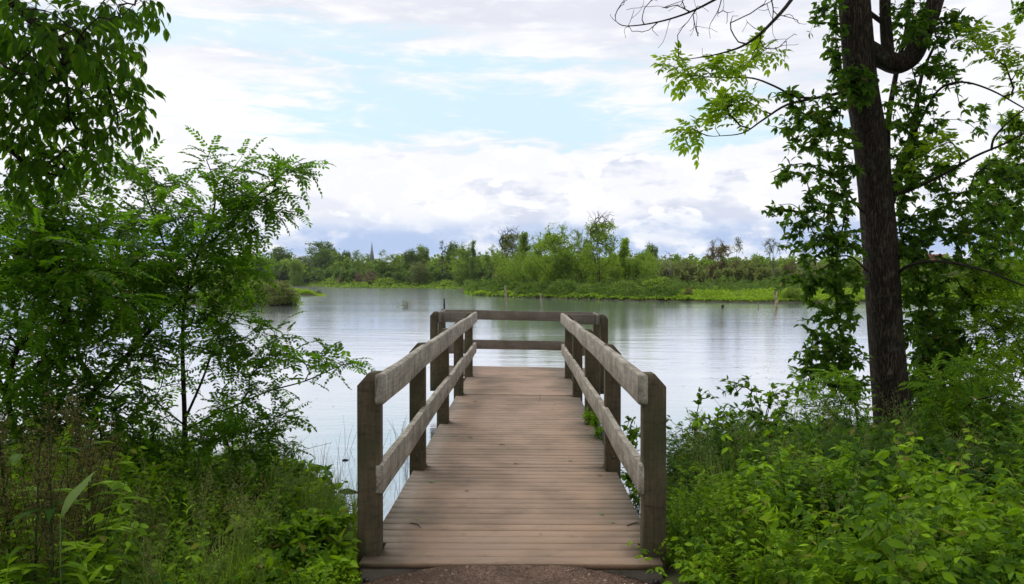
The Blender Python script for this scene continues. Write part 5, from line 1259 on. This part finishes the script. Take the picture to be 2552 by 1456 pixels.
def crown_mesh(H, W, z0, lumps, ntip, lsize, per, seed, shape='round', stems=1, leafy=1.0, bark=m_fbark, step=.8, bare_top=0, rt=.02):
    """tree of height H standing on the origin: returns trunk mesh and crown Acc"""
    rng = np.random.default_rng(seed); sk = Skel(seed)
    for s_ in range(stems):
        an = rng.uniform(0, 6.28); ld = (0 if stems == 1 else .16 * H) * np.array([math.cos(an), math.sin(an), 0])
        sk.limb([(0, 0, -.3), ld * .25 + [0, 0, H * .25], ld * .7 + rng.normal(0, .02 * H, 3) * [1, 1, 0] + [0, 0, H * .55], ld + [0, 0, H * (.88 if shape != 'round' else .78)]], .016 * H / stems ** .4, .003 * H, at=None if s_ == 0 else 0, n=16)
    C = []
    for _ in range(lumps):
        u = rng.uniform(z0, .93)
        if shape == 'round': rr = W / 2 * math.sqrt(max(.05, 1 - ((u - (z0 + 1) / 2) / ((1.05 - z0) / 2)) ** 2))
        elif shape == 'cone': rr = W / 2 * (1.08 - u) / (1.05 - z0)
        else: rr = W / 2 * (.45 + .55 * (u - z0) / (1 - z0))
        q = rng.uniform(0, 6.28); r = rr * math.sqrt(rng.uniform(.1, 1)) * .78
        C.append((r * math.cos(q), r * math.sin(q), u * H, rng.uniform(.12, .22) * W * (1.1 if shape == 'round' else .8)))
    T = []
    for _ in range(ntip):
        c = C[rng.integers(len(C))]; d = rng.normal(0, 1, 3); d /= np.linalg.norm(d); d[2] *= .75; T.append(np.array(c[:3]) + d * c[3] * rng.uniform(.5, 1.0) ** .5)
    if bare_top:
        for _ in range(bare_top): q = rng.uniform(0, 6.28); r = W * .36 * rng.uniform(.1, 1); T.append(np.array([r * math.cos(q), r * math.sin(q), H * rng.uniform(.85, 1.06)]))
    sk.grow(T, step, .05, .3)
    a = Acc(); sk.mesh(a, rt, 2.3, 4, .014 * H)
    la = Acc()
    if leafy > 0:
        pts, ds = sk.tipdata(0); p1, _ = sk.tipdata(1)
        keep = (rng.uniform(0, 1, len(pts)) < leafy) & (pts[:, 2] < H * (.9 if bare_top else 2))
        base = np.concatenate([pts[keep], p1[keep]])
        rep = np.repeat(base, per, 0); rep = rep + rng.normal(0, lsize * 1.1, rep.shape) * [1, 1, .8]
        X = unit(rng.normal(0, 1, rep.shape)); X[:, 2] *= .6; up = unit(rng.normal(0, .8, rep.shape) + [0, 0, .9])
        pick = rng.integers(0, 2, len(rep)); S = lsize * rng.uniform(.6, 1.35, len(rep))
        for k in (0, 1):
            m = pick == k; place(OV[k], X[m], up[m], rep[m], S[m], None, la)
    return a, la
PROTO = {}
def proto(key, *args, leaf='mid', bark=None, **kw):
    a, la = crown_mesh(*args, bark=bark, **kw)
    PROTO[key] = (a.mesh('trunk', bark or m_fbark), {}, la, args[0], leaf)
def proto_crown(key, leaf):
    me, cs, la, H, lf = PROTO[key]; leaf = leaf or lf
    if la.n == 0: return None
    if leaf not in cs: cs[leaf] = la.mesh('crown', FM[leaf])
    return cs[leaf]
# H, W, z0, lumps, ntip, leafsize, per, seed
proto('round', 10, 8.5, .12, 30, 560, .30, 7, 201)
proto('round_b', 10, 7, .08, 28, 540, .30, 7, 202)
proto('tall', 10, 5.0, .05, 28, 480, .24, 7, 203, shape='cone')
proto('open', 10, 6.5, .14, 28, 520, .19, 7, 204, stems=3)
proto('maple', 10, 7.0, .06, 40, 760, .19, 8, 205, stems=3)
proto('baretop', 10, 6.0, .12, 30, 560, .17, 7, 206, stems=3, bare_top=140, rt=.014)
proto('feather', 10, 6.0, .12, 24, 420, .17, 6, 207, stems=2, leafy=.9, rt=.012)
proto('sparse', 10, 7.0, .40, 18, 340, .13, 4, 208, shape='vase', leafy=.9, rt=.012)
proto('spindle', 10, 3.4, .06, 22, 340, .2, 7, 209, shape='cone')
proto('dead', 10, 6.0, .35, 12, 90, .2, 0, 210, shape='vase', stems=2, leafy=0, bark=m_fpale, rt=.03)
proto('deadspruce', 10, 3.6, .15, 22, 420, .13, 2, 211, shape='cone', leafy=.6, rt=.02)
proto('bush', 4, 5.0, .05, 26, 460, .14, 7, 212, stems=3, step=.5)
proto('bush_b', 4, 4.2, .06, 22, 400, .13, 6, 213, stems=3, step=.5)
def far_tree(key, px, top, d, w, leaf, label, cat='tree', name='tree', group=None, rz=None, zbase=None):
    me, cs, la, H, lf = PROTO[key]; x = P(px, 702, d)
    z = float(height_at(x[0], x[1])) if zbase is None else zbase
    h = (702 - top) / F_PX * d + CAM[2] - z; s_ = h / H * (1 if H < 5 or key in ('maple', 'baretop', 'open') else 1.05)
    W0 = {'round': 8.5, 'round_b': 7, 'tall': 5, 'open': 6.5, 'maple': 7, 'baretop': 6, 'feather': 6, 'sparse': 7, 'spindle': 3.4, 'dead': 6, 'deadspruce': 3.6, 'bush': 5, 'bush_b': 4.2}[key]
    sw = w / F_PX * d / W0 if w else s_
    t = thing(name, label, cat, (x[0], x[1], z), group, (px * .37 + top) % 6.28 if rz is None else rz); t.scale = (sw, sw, s_)
    link('trunk', me, t); c = proto_crown(key, leaf)
    if c: link('crown', c, t)
    return t
FT = [  # far shore left of the islands: the big round ones first
 ('round', 700, 617, 500, 80, 'dark', 'dark round tree at the left end of the far shore skyline'),
 ('round', 805, 604, 520, 108, 'dark', 'broadest dark tree on the far shore, left of the grey steeple'),
 ('round_b', 812, 624, 480, 60, 'dark', 'dark rounded tree in front of the broadest far tree'),
 ('round', 757, 640, 470, 62, 'pale', 'greyish willow on the far shore between two dark trees'),
 ('round_b', 868, 628, 480, 46, 'dark', 'small dark tree just right of the broadest far tree'),
 ('feather', 893, 626, 470, 34, 'mid', 'thin feathery tree left of the grey steeple'),
 ('feather', 914, 634, 440, 30, 'mid', 'feathery tree directly before the grey steeple'),
 ('open', 968, 622, 370, 78, 'mid', 'spreading green tree with a dark trunk right of the grey steeple'),
 ('round_b', 1020, 624, 400, 46, 'dark', 'dark tree standing between the spreading tree and the dead spruce'),
 ('round_b', 1055, 614, 400, 44, 'mid', 'mid green tree left of the half-dead spruce on the far shore'),
 ('open', 1045, 645, 330, 66, 'olive', 'olive green tree close to the water left of the half-dead spruce'),
 ('deadspruce', 1103, 594, 330, 34, 'olive', 'half-dead grey spruce with a bare top on the far shore'),
 ('round_b', 1130, 607, 360, 48, 'dark', 'dark tree between the half-dead spruce and the large green tree'),
 ('maple', 1160, 606, 300, 84, 'mid', 'large green tree at the water right of the half-dead spruce'),
 ('spindle', 1180, 598, 290, 26, 'dark', 'narrow spiky tree on top of the large green far-shore tree'),
 ('open', 1228, 608, 300, 50, 'mid', 'tree left of the half-bare grey tree, before the island'),
 ('bush', 825, 664, 450, 32, 'bright', 'yellow-green small tree on the far shore below the dark trees'),
 ('bush_b', 857, 672, 370, 32, 'pink', 'reddish small tree standing at the far waterline'),
 ('bush_b', 896, 676, 360, 28, 'pink', 'leftmost of two reddish shrubs below the grey steeple'),
 ('bush_b', 924, 672, 355, 34, 'pink', 'larger reddish shrub below and right of the grey steeple'),
 ('bush_b', 995, 676, 350, 34, 'olive', 'brownish shrub under the spreading tree on the far shore'),
 ('round_b', 735, 650, 450, 40, 'mid', 'mid green tree behind the left spit'),
 ('round', 655, 640, 460, 70, 'dark', 'dark tree behind the end of the locust branches'),
 ('bush', 1080, 680, 328, 50, 'mid', 'low bush at the foot of the half-dead spruce'),
 # island
 ('baretop', 1268, 572, 175, 84, 'olive', 'half-bare grey-brown tree at the left end of the island'),
 ('tall', 1305, 577, 155, 60, 'mid', 'narrow poplar-like tree right of the half-bare tree'),
 ('maple', 1345, 585, 160, 66, 'bright', 'green tree left of the bright island maple'),
 ('maple', 1385, 560, 140, 122, 'bright', 'bright green many-stemmed maple on the island'),
 ('open', 1450, 553, 150, 54, 'mid', 'leaning thin tree between the maple and the bare-topped tree'),
 ('baretop', 1496, 538, 130, 104, 'bright', 'tallest island tree with bare twigs in its top'),
 ('tall', 1555, 592, 145, 58, 'bright', 'pointed green tree right of the bare-topped tree'),
 ('tall', 1532, 630, 138, 50, 'bright', 'smaller green tree at the foot of the bare-topped tree'),
 ('tall', 1600, 636, 150, 44, 'mid', 'slim green tree left of the bleached dead tree'),
 ('round_b', 1626, 610, 330, 46, 'dark', 'dark distant crown rising behind the island woods'),
 ('dead', 1664, 627, 160, 40, None, 'bleached dead tree with forked white limbs on the island'),
 ('dead', 1641, 640, 165, 26, None, 'smaller bleached dead tree leaning left beside the white forked one'),
 ('round_b', 1718, 662, 190, 50, 'olive', 'pale round willow right of the bleached dead trees'),
 ('spindle', 1746, 668, 165, 20, 'dark', 'small dark tree left of the rust-brown tree'),
 ('maple', 1790, 597, 180, 66, 'rust', 'rust-brown tree standing above the marsh'),
 ('sparse', 1838, 594, 200, 40, 'pale', 'thin grey-leaved tree just right of the rust-brown tree'),
 ('open', 1830, 640, 175, 32, 'rust', 'small brown tree under the thin grey-leaved tree'),
 ('open', 1868, 654, 175, 54, 'olive', 'olive brown tree in the marsh right of the rust-brown tree'),
 ('sparse', 1928, 597, 170, 64, 'pale', 'airy sparse tree with a tall trunk at the right of the marsh'),
 ('open', 1968, 640, 165, 42, 'rust', 'brownish tree right of the airy sparse tree'),
 ('bush', 1932, 672, 165, 50, 'pale', 'blue-green shrub at the foot of the airy sparse tree'),
 ('sparse', 2008, 603, 175, 56, 'pale', 'sparse tree half behind the hanging vine leaves'),
 ('open', 2060, 650, 160, 60, 'olive', 'olive tree behind the vine left of the big trunk'),
 ('open', 1700, 640, 230, 50, 'olive', 'greenish tree behind the pale round willow'),
 ('round_b', 2300, 672, 150, 70, 'olive', 'yellow-green tree across the water right of the big trunk'),
 ('open', 2370, 665, 155, 60, 'olive', 'second yellow-green tree across the water, below the red roof'),
 ('round_b', 2255, 650, 200, 50, 'mid', 'green tree across the water just right of the big trunk'),
 ('round_b', 2420, 645, 210, 60, 'dark', 'dark green tree across the water at the right of the red roof'),
]
for (k, px, top, d, w, lf, lab) in FT:
    far_tree(k, px, top, d, w, lf, lab, name='dead_tree' if k.startswith('dead') else 'shrub' if k.startswith('bush') else 'tree', cat='shrub' if k.startswith('bush') else 'tree')
for (k, px, top, d, w, lf, lab) in [
 ('bush', 695, 700, 86, 108, 'olive', 'olive bush at the right end of the near spit left of the pier'),
 ('bush_b', 640, 690, 90, 100, 'mid', 'greener bush behind the olive bush on the near spit'),
 ('bush', 560, 700, 94, 120, 'olive', 'wide bush on the near spit behind the locust leaves'),
 ('bush_b', 745, 722, 148, 40, 'bright', 'low bright bush on the small strip beyond the near spit'),
 ('bush_b', 792, 722, 151, 22, 'olive', 'tiny dark bush at the tip of the small strip'),
 ('bush', 1640, 694, 113, 90, 'bright', 'mounded dark-green thicket on the island shore below the dead trees'),
 ('bush', 1560, 700, 120, 90, 'mid', 'shore bush right of the bare-topped island tree'),
 ('bush_b', 1716, 712, 106, 26, 'rust', 'small reddish bush in the marsh by the water'),
 ('bush', 1470, 708, 125, 90, 'mid', 'shore bush under the bare-topped island tree'),
 ('bush', 1300, 704, 140, 100, 'mid', 'shore bush under the narrow poplar-like tree'),
 ('bush', 1975, 718, 99, 60, 'mid', 'darker bush in the marsh beside the leaning orange stump')]:
    far_tree(k, px, top, d, w, lf, lab, 'shrub', 'shrub')

# closed wood behind, read as one mass
def woods():
    rng = np.random.default_rng(4)
    for nm, lab, cnt, rx, rd, topf, cols, dsc in (
        ('woods', 'hazy wood closing the view beyond the far shore and the marsh', 310, (560, 3300), (230, 520), None, 'mid', 1.0),
        ('woods', 'low green belt of far bushes closing the shoreline under the distant trees', 170, (560, 1330), (230, 520), 'low', 'dark', 1.0),
        ('woods', 'green wood filling the island between its taller trees', 46, (1235, 1640), (135, 175), 'isl', 'mid', 1.0),
        ('woods', 'olive and green scrub wood behind the marsh and the island trees', 260, (1240, 3300), (150, 250), None, 'olive', .6)):
        acc = Acc(); tr = Acc()
        for i in range(cnt):
            px = rng.uniform(*rx); 
            if topf == 'low': d = shore_interp(px, FAR) + rng.uniform(15, 60); top = rng.normal(668, 7)
            elif topf == 'isl': d = rng.uniform(132, 180); top = rng.normal(622, 10) - 26 * math.exp(-((px - 1400) / 130) ** 2)
            elif cols == 'mid': d = (rng.uniform(460, 620) if px < 1000 else rng.uniform(330, 480) if px < 1250 else rng.uniform(240, 420)); top = rng.normal(629, 5) if px < 1250 else rng.normal(630, 4)
            else: d = rng.uniform(150, 250); top = rng.normal(660, 12)
            if 905 < px < 950: top += 14
            x = P(px, 702, d); z = float(height_at(x[0], x[1])); h = (702 - top) / F_PX * d + CAM[2] - z; w = rng.uniform(.45, .8) * h
            n = 900 if topf == 'isl' else 300; lumps = rng.normal(0, 1, (9, 3)); lumps = unit(lumps) * rng.uniform(.2, .75, (9, 1))
            c = lumps[rng.integers(0, 9, n)] + unit(rng.normal(0, 1, (n, 3))) * rng.uniform(.2, .42, (n, 1))
            T = np.stack([x[0] + c[:, 0] * w / 2, x[1] + c[:, 1] * w / 2, z + h * (.52 + .40 * c[:, 2])], -1)
            T[:, 2] = np.maximum(T[:, 2], z + .3)
            s_ = .27 if topf == 'isl' else (d / 380 if cols != 'olive' else d / 360) * 1.25
            place(OV[i % 2], unit(rng.normal(0, 1, T.shape)), unit(rng.normal(0, .8, T.shape) + [0, 0, .9]), T, s_ * rng.uniform(.6, 1.3, n), None, acc)
        tag(link(nm, acc.mesh(nm, FM[cols])), lab, 'wood', kind='stuff')
woods()

# shrubs and sedge along the shores
def shore_growth():
    rng = np.random.default_rng(6)
    def mass(pts, hf, size, per, leaf, lab, nm='shore_vegetation'):
        T = np.repeat(pts, per, 0); n = len(T); T = T + rng.normal(0, .25, T.shape) * [1, 1, 0]
        z = height_at(T[:, 0], T[:, 1]); h = hf(T); T[:, 2] = np.maximum(z, -.05) + h * rng.uniform(.05, 1, n) ** .6
        a = Acc(); place(OV[0], unit(rng.normal(0, 1, T.shape) * [1, 1, .7]), unit(rng.normal(0, .6, T.shape) + [0, 0, 1]), T, size * rng.uniform(.6, 1.4, n) * T[:, 1] / 110, None, a)
        tag(link(nm, a.mesh(nm, FM[leaf])), lab, 'plants', kind='stuff')
    def lump(T, s, a, b, seed): 
        return a + b * np.clip(.5 + .6 * vnoise(T, s, seed) + .35 * vnoise(T, s * 2.7, seed + 1), 0, 1.2)
    # island: bright sedge and shrubs in front, taller scrub behind
    px = rng.uniform(1158, 3300, 13500); dd = shore_interp(px, ISL) + rng.exponential(7, len(px)).clip(0, 45) + 1.1
    pts = np.stack([(px - 1276) / F_PX * dd, dd, 0 * dd], -1)
    marsh = (px > 1690)
    edge = lambda T: np.clip((T[:, 1] - shore_interp(1276 + F_PX * T[:, 0] / T[:, 1], ISL)) / 5, .12, 1)
    mass(pts[marsh], lambda T: lump(T, .25, .35, .6, 5) * edge(T), .30, 5, 'bright', 'bright green marsh plants in a broad low bank along the right shore')
    mass(pts[~marsh], lambda T: lump(T, .35, .6, 2.0, 9) * np.clip(edge(T) * 1.3 - .1, .1, 1), .24, 7, 'dark', 'dark green shrubs under the island trees near the waterline')
    px2 = rng.uniform(1158, 1720, 1500); d2 = shore_interp(px2, ISL) + rng.exponential(1.2, len(px2)) + .9
    mass(np.stack([(px2 - 1276) / F_PX * d2, d2, 0 * d2], -1), lambda T: lump(T, .5, .15, .45, 19), .22, 4, 'bright', 'thin strip of bright sedge along the island waterline')
    px = rng.uniform(1200, 3300, 6000); dd = shore_interp(px, ISL) + rng.uniform(18, 50, len(px))
    pts = np.stack([(px - 1276) / F_PX * dd, dd, 0 * dd], -1)
    mass(pts, lambda T: lump(T, .22, .5, 1.9, 15), .26, 6, 'dark', 'green scrub behind the marsh and under the island trees')
    # far shore
    px = rng.uniform(560, 1320, 3800); dd = shore_interp(px, FAR) + rng.uniform(-3, 45, len(px)) * np.where(px < 700, 1.5, 1)
    pts = np.stack([(px - 1276) / F_PX * dd, dd, 0 * dd], -1)
    mass(pts, lambda T: lump(T, .08, 1.0, 3.2, 25) * np.clip((T[:, 1] - shore_interp(1276 + F_PX * T[:, 0] / T[:, 1], FAR)) / 18, .15, 1), .27, 5, 'mid', 'green shrubs along the far shoreline beneath the distant trees')
    # left shore, seen through the locust leaves
    px = rng.uniform(-400, 640, 2200); dd = shore_interp(px, FAR) + rng.uniform(-3, 40, len(px))
    pts = np.stack([(px - 1276) / F_PX * dd, dd, 0 * dd], -1)
    mass(pts, lambda T: lump(T, .06, 3, 9, 35), .42, 5, 'mid', 'trees and scrub of the far left shore behind the locust leaves', 'far_shore_woods')
    # spits
    px = rng.uniform(500, 742, 1500); w1 = 3.0 + (745 - px) * 0.05; dd = 86 + (745 - px) * .01 + w1 * rng.uniform(0, 2, len(px))
    pts = np.stack([(px - 1276) / F_PX * dd, dd, 0 * dd], -1)
    mass(pts, lambda T: lump(T, .5, .3, 1.1, 45), .24, 5, 'mid', 'green plants covering the near spit left of the pier')
    px = rng.uniform(560, 806, 1100); dd = 146 + rng.uniform(0, 12, len(px)); pts = np.stack([(px - 1276) / F_PX * dd, dd, 0 * dd], -1)
    mass(pts, lambda T: lump(T, .3, .25, .8, 55) * np.clip((810 - (1276 + F_PX * T[:, 0] / T[:, 1])) / 60, .2, 1), .20, 5, 'bright', 'bright grass on the small strip beyond the near spit')
shore_growth()

# stumps standing in the pond
def stump(label, px0, ytop, px1, ybase, w0, w1, mat, seed, name='stump'):
    b = PG(px1, ybase, 0.0); d = b[1]; t = P(px0, ytop, d); b[2] = -.6
    a = Acc(); rng = np.random.default_rng(seed)
    rows = [[*(b + (t - b) * u), W2R(w1 + (w0 - w1) * u, d) * (1 + .12 * math.sin(9 * u + seed))] for u in np.linspace(0, 1, 7)]
    lumpy_trunk(a, rows, 12, 22, seed, .06)
    v = a.v[0]; n = len(v) // 12; top = v[-12:]; top[:, 2] += rng.uniform(-.02, .10, 12) * W2R(w0, d) * 8
    o = link(name, a.mesh(name, mat)); tag(o, label, 'stump')
stump('tallest pale dead stump standing in the water behind the pier railing', 1259, 714, 1263, 766, 4.5, 6.0, m_dead, 1)
stump('shorter pale stump leaning slightly right of the tallest one', 1347, 733, 1351, 766, 4.2, 4.6, m_dead, 2)
stump('short dark stump with a pale foot left of the pier platform', 1107, 745, 1108, 766, 4.0, 4.4, m_twig, 3)
stump('leaning orange-barked stump in front of the marsh', 1932, 727, 1938, 768, 7.0, 5.5, m_stump, 4)
stump('small grey stump left of the leaning orange stump', 1889, 754, 1891, 768, 3.0, 4.0, m_dead, 5)
stump('pale reddish stump in the water right of the big trunk', 2333, 733, 2337, 766, 3.5, 4.0, m_stump, 6)
stump('low dark lump of wood in the water left of the small grey stump', 1801, 761, 1802, 766, 6.0, 7.0, m_twig, 7)
def pond_bits():
    a = Acc(); b = PG(1640, 766, -.02); d = b[1]; tube(a, [b, P(1633, 762, d), P(1626, 757, d)], [.05, .06, .02], 6); tube(a, [P(1633, 762, d), P(1622, 764, d)], [.03, .02], 5)
    tag(link('driftwood', a.mesh('driftwood', m_dead)), 'pale forked driftwood poking from the water right of the pier', 'driftwood')
    sk = Skel(91); rng = np.random.default_rng(91); b = PG(1014, 766, 0); d = b[1]
    t = thing('drowned_bush', 'small pale half-drowned bush sticking out of the water left of the pier', 'bush', tuple(b))
    for q in ((1012, 745), (1000, 757), (1022, 750)): sk.limb([b - [0, 0, .2], (b + P(*q, d)) / 2 + [0, 0, .05], P(*q, d)], .025, .008, at=None if not sk.p else 0, n=8)
    sk.grow([P(1010 + rng.normal(0, 10), 757 + rng.normal(0, 5), d + rng.normal(0, .4)) for _ in range(40)], .2, .1)
    a = Acc(); sk.mesh(a, .016); part('twig', a, m_dead, t); la = Acc(); dress(sk, la, SM, rng, 3, .13, 1, 1); part('leaf', la, FM['pale'], t)
    sk = Skel(92); b = P(780, 735, 150); b[2] = .3
    sk.limb([b, P(781, 722, 150), P(783, 706, 150)], .09, .03, n=8); sk.limb([P(781, 722, 150), P(795, 716, 150), P(810, 706, 150)], .06, .02, n=8)
    sk.grow([P(806, 704, 150), P(779, 700, 150), P(790, 708, 150), P(812, 709, 150)], .5)
    a = Acc(); sk.mesh(a, .02); tag(link('dead_tree', a.mesh('dead_tree', m_dead)), 'small white forked dead tree at the tip of the small strip', 'tree')
pond_bits()

# ---------------------------------------------------------------- buildings
def plain(nm, c, rough=.8, n=4.0):
    m, gg = new_mat(nm); r = gg.noise(gg.add('ShaderNodeNewGeometry').outputs['Position'], n, 5, .6)
    p = principled(gg, gg.mix(r, tuple(q * .75 for q in c), tuple(q * 1.2 for q in c)), rough); gg.l.new(p.outputs[0], gg.out.inputs[0]); return m
def spire(acc, c, w, h, k=8):
    a = np.linspace(0, 2 * np.pi, k, endpoint=False) + math.pi / k
    v = [(c[0] + w / 2 * math.cos(t), c[1] + w / 2 * math.sin(t), c[2]) for t in a] + [(c[0], c[1], c[2] + h)]
    acc.add(v, [(i, (i + 1) % k, k) for i in range(k)], [tuple(range(k))[::-1]])
def church(px, top, d, label, ms, mw, sw, sh, tw):
    x = P(px, 702, d); z = float(height_at(x[0], x[1])); zt = (702 - top) / F_PX * d + CAM[2]
    t = thing('church', label, 'church', (x[0], x[1], z)); zb = zt - sh
    a = Acc(); spire(a, (x[0], x[1], zb), sw, sh); part('spire', a, ms, t, False)
    a = Acc(); tube(a, [(x[0], x[1], zt - .3), (x[0], x[1], zt + 1.5)], [.12, .05], 5); part('finial', a, ms, t)
    a = Acc(); box(a, (x[0] - tw / 2, x[1] - tw / 2, z), (x[0] + tw / 2, x[1] + tw / 2, zb)); part('tower', a, mw, t, False)
    a = Acc()
    for sx in (-1, 1):
        for sy in (-1, 1): spire(a, (x[0] + sx * tw * .42, x[1] + sy * tw * .42, zb), tw * .22, sh * .22, 4)
    part('pinnacle', a, ms, t, False)
    for sx in (-1, 1):
        a = Acc(); box(a, (x[0] + sx * tw * .22 - tw * .09, x[1] - tw / 2 - .15, zb - tw * .9), (x[0] + sx * tw * .22 + tw * .09, x[1] - tw / 2 - .02, zb - tw * .25)); part('louvred_opening', a, plain('louvre', (.05, .05, .055)), t, False)
    a = Acc(); L, W, Hn = 24, 12, 5
    box(a, (x[0] - W / 2, x[1] + tw / 2 + .05, z), (x[0] + W / 2, x[1] + tw / 2 + L, z + Hn)); part('nave', a, mw, t, False)
    a = Acc(); y0, y1 = x[1] + tw / 2 + .04, x[1] + tw / 2 + L + .3
    v = [(x[0] - W / 2 - .4, y0, z + Hn + .02), (x[0] + W / 2 + .4, y0, z + Hn + .02), (x[0], y0, z + Hn + 7), (x[0] - W / 2 - .4, y1, z + Hn + .02), (x[0] + W / 2 + .4, y1, z + Hn + .02), (x[0], y1, z + Hn + 7)]
    a.add(v, [(0, 1, 2), (5, 4, 3)], [(0, 2, 5, 3), (1, 4, 5, 2), (0, 3, 4, 1)]); part('roof', a, ms, t, False)
m_slate = plain('slate', (.13, .14, .155)); m_stone = plain('stone', (.28, .27, .26)); m_brick = plain('red_brick', (.30, .10, .075)); m_redroof = plain('red_roofing', (.33, .09, .08))
church(927, 602, 900, 'church with a slender grey spire rising over the far trees', m_slate, m_stone, 6.6, 24, 6.4)
church(108, 573, 760, 'red brick church whose steeple shows through the leaves at the left', m_redroof, m_brick, 4.6, 11, 5.0)
def block():
    d = 430; x0 = P(2308, 702, d); x1 = P(2362, 702, d); z = float(height_at(x0[0], x0[1])); zt = (702 - 634) / F_PX * d + CAM[2]
    t = thing('brick_building', 'long red-roofed building on the skyline right of the big trunk', 'building', (x0[0], x0[1], z))
    a = Acc(); box(a, (x0[0], d, z), (x1[0], d + 12, zt - 2.2)); part('wall', a, m_brick, t, False)
    a = Acc(); box(a, (x0[0] - .4, d - .4, zt - 2.19), (x1[0] + .4, d + 12.4, zt)); part('roof', a, m_redroof, t, False)
    for r in range(3):
        for i in range(4):
            a = Acc(); xx = x0[0] + 1.2 + i * 2.7; zz = z + 3 + r * 4; box(a, (xx, d - .06, zz), (xx + 1.3, d - .01, zz + 1.8)); part('window', a, m_slate, t, False)
block()

# ---------------------------------------------------------------- the air over the pond
def haze():
    a = Acc(); box(a, (-1100, -40, -2.2), (1100, 1150, 62))
    m, gg = new_mat('haze'); v = gg.add('ShaderNodeVolumePrincipled'); v.inputs['Color'].default_value = (0.86, 0.92, 1.0, 1); v.inputs['Density'].default_value = 0.00006
    gg.l.new(v.outputs[0], gg.out.inputs['Volume'])
    tag(link('haze', a.mesh('haze', m, False)), kind='stuff', label='thin pale air between the viewer and the far shore')
haze()
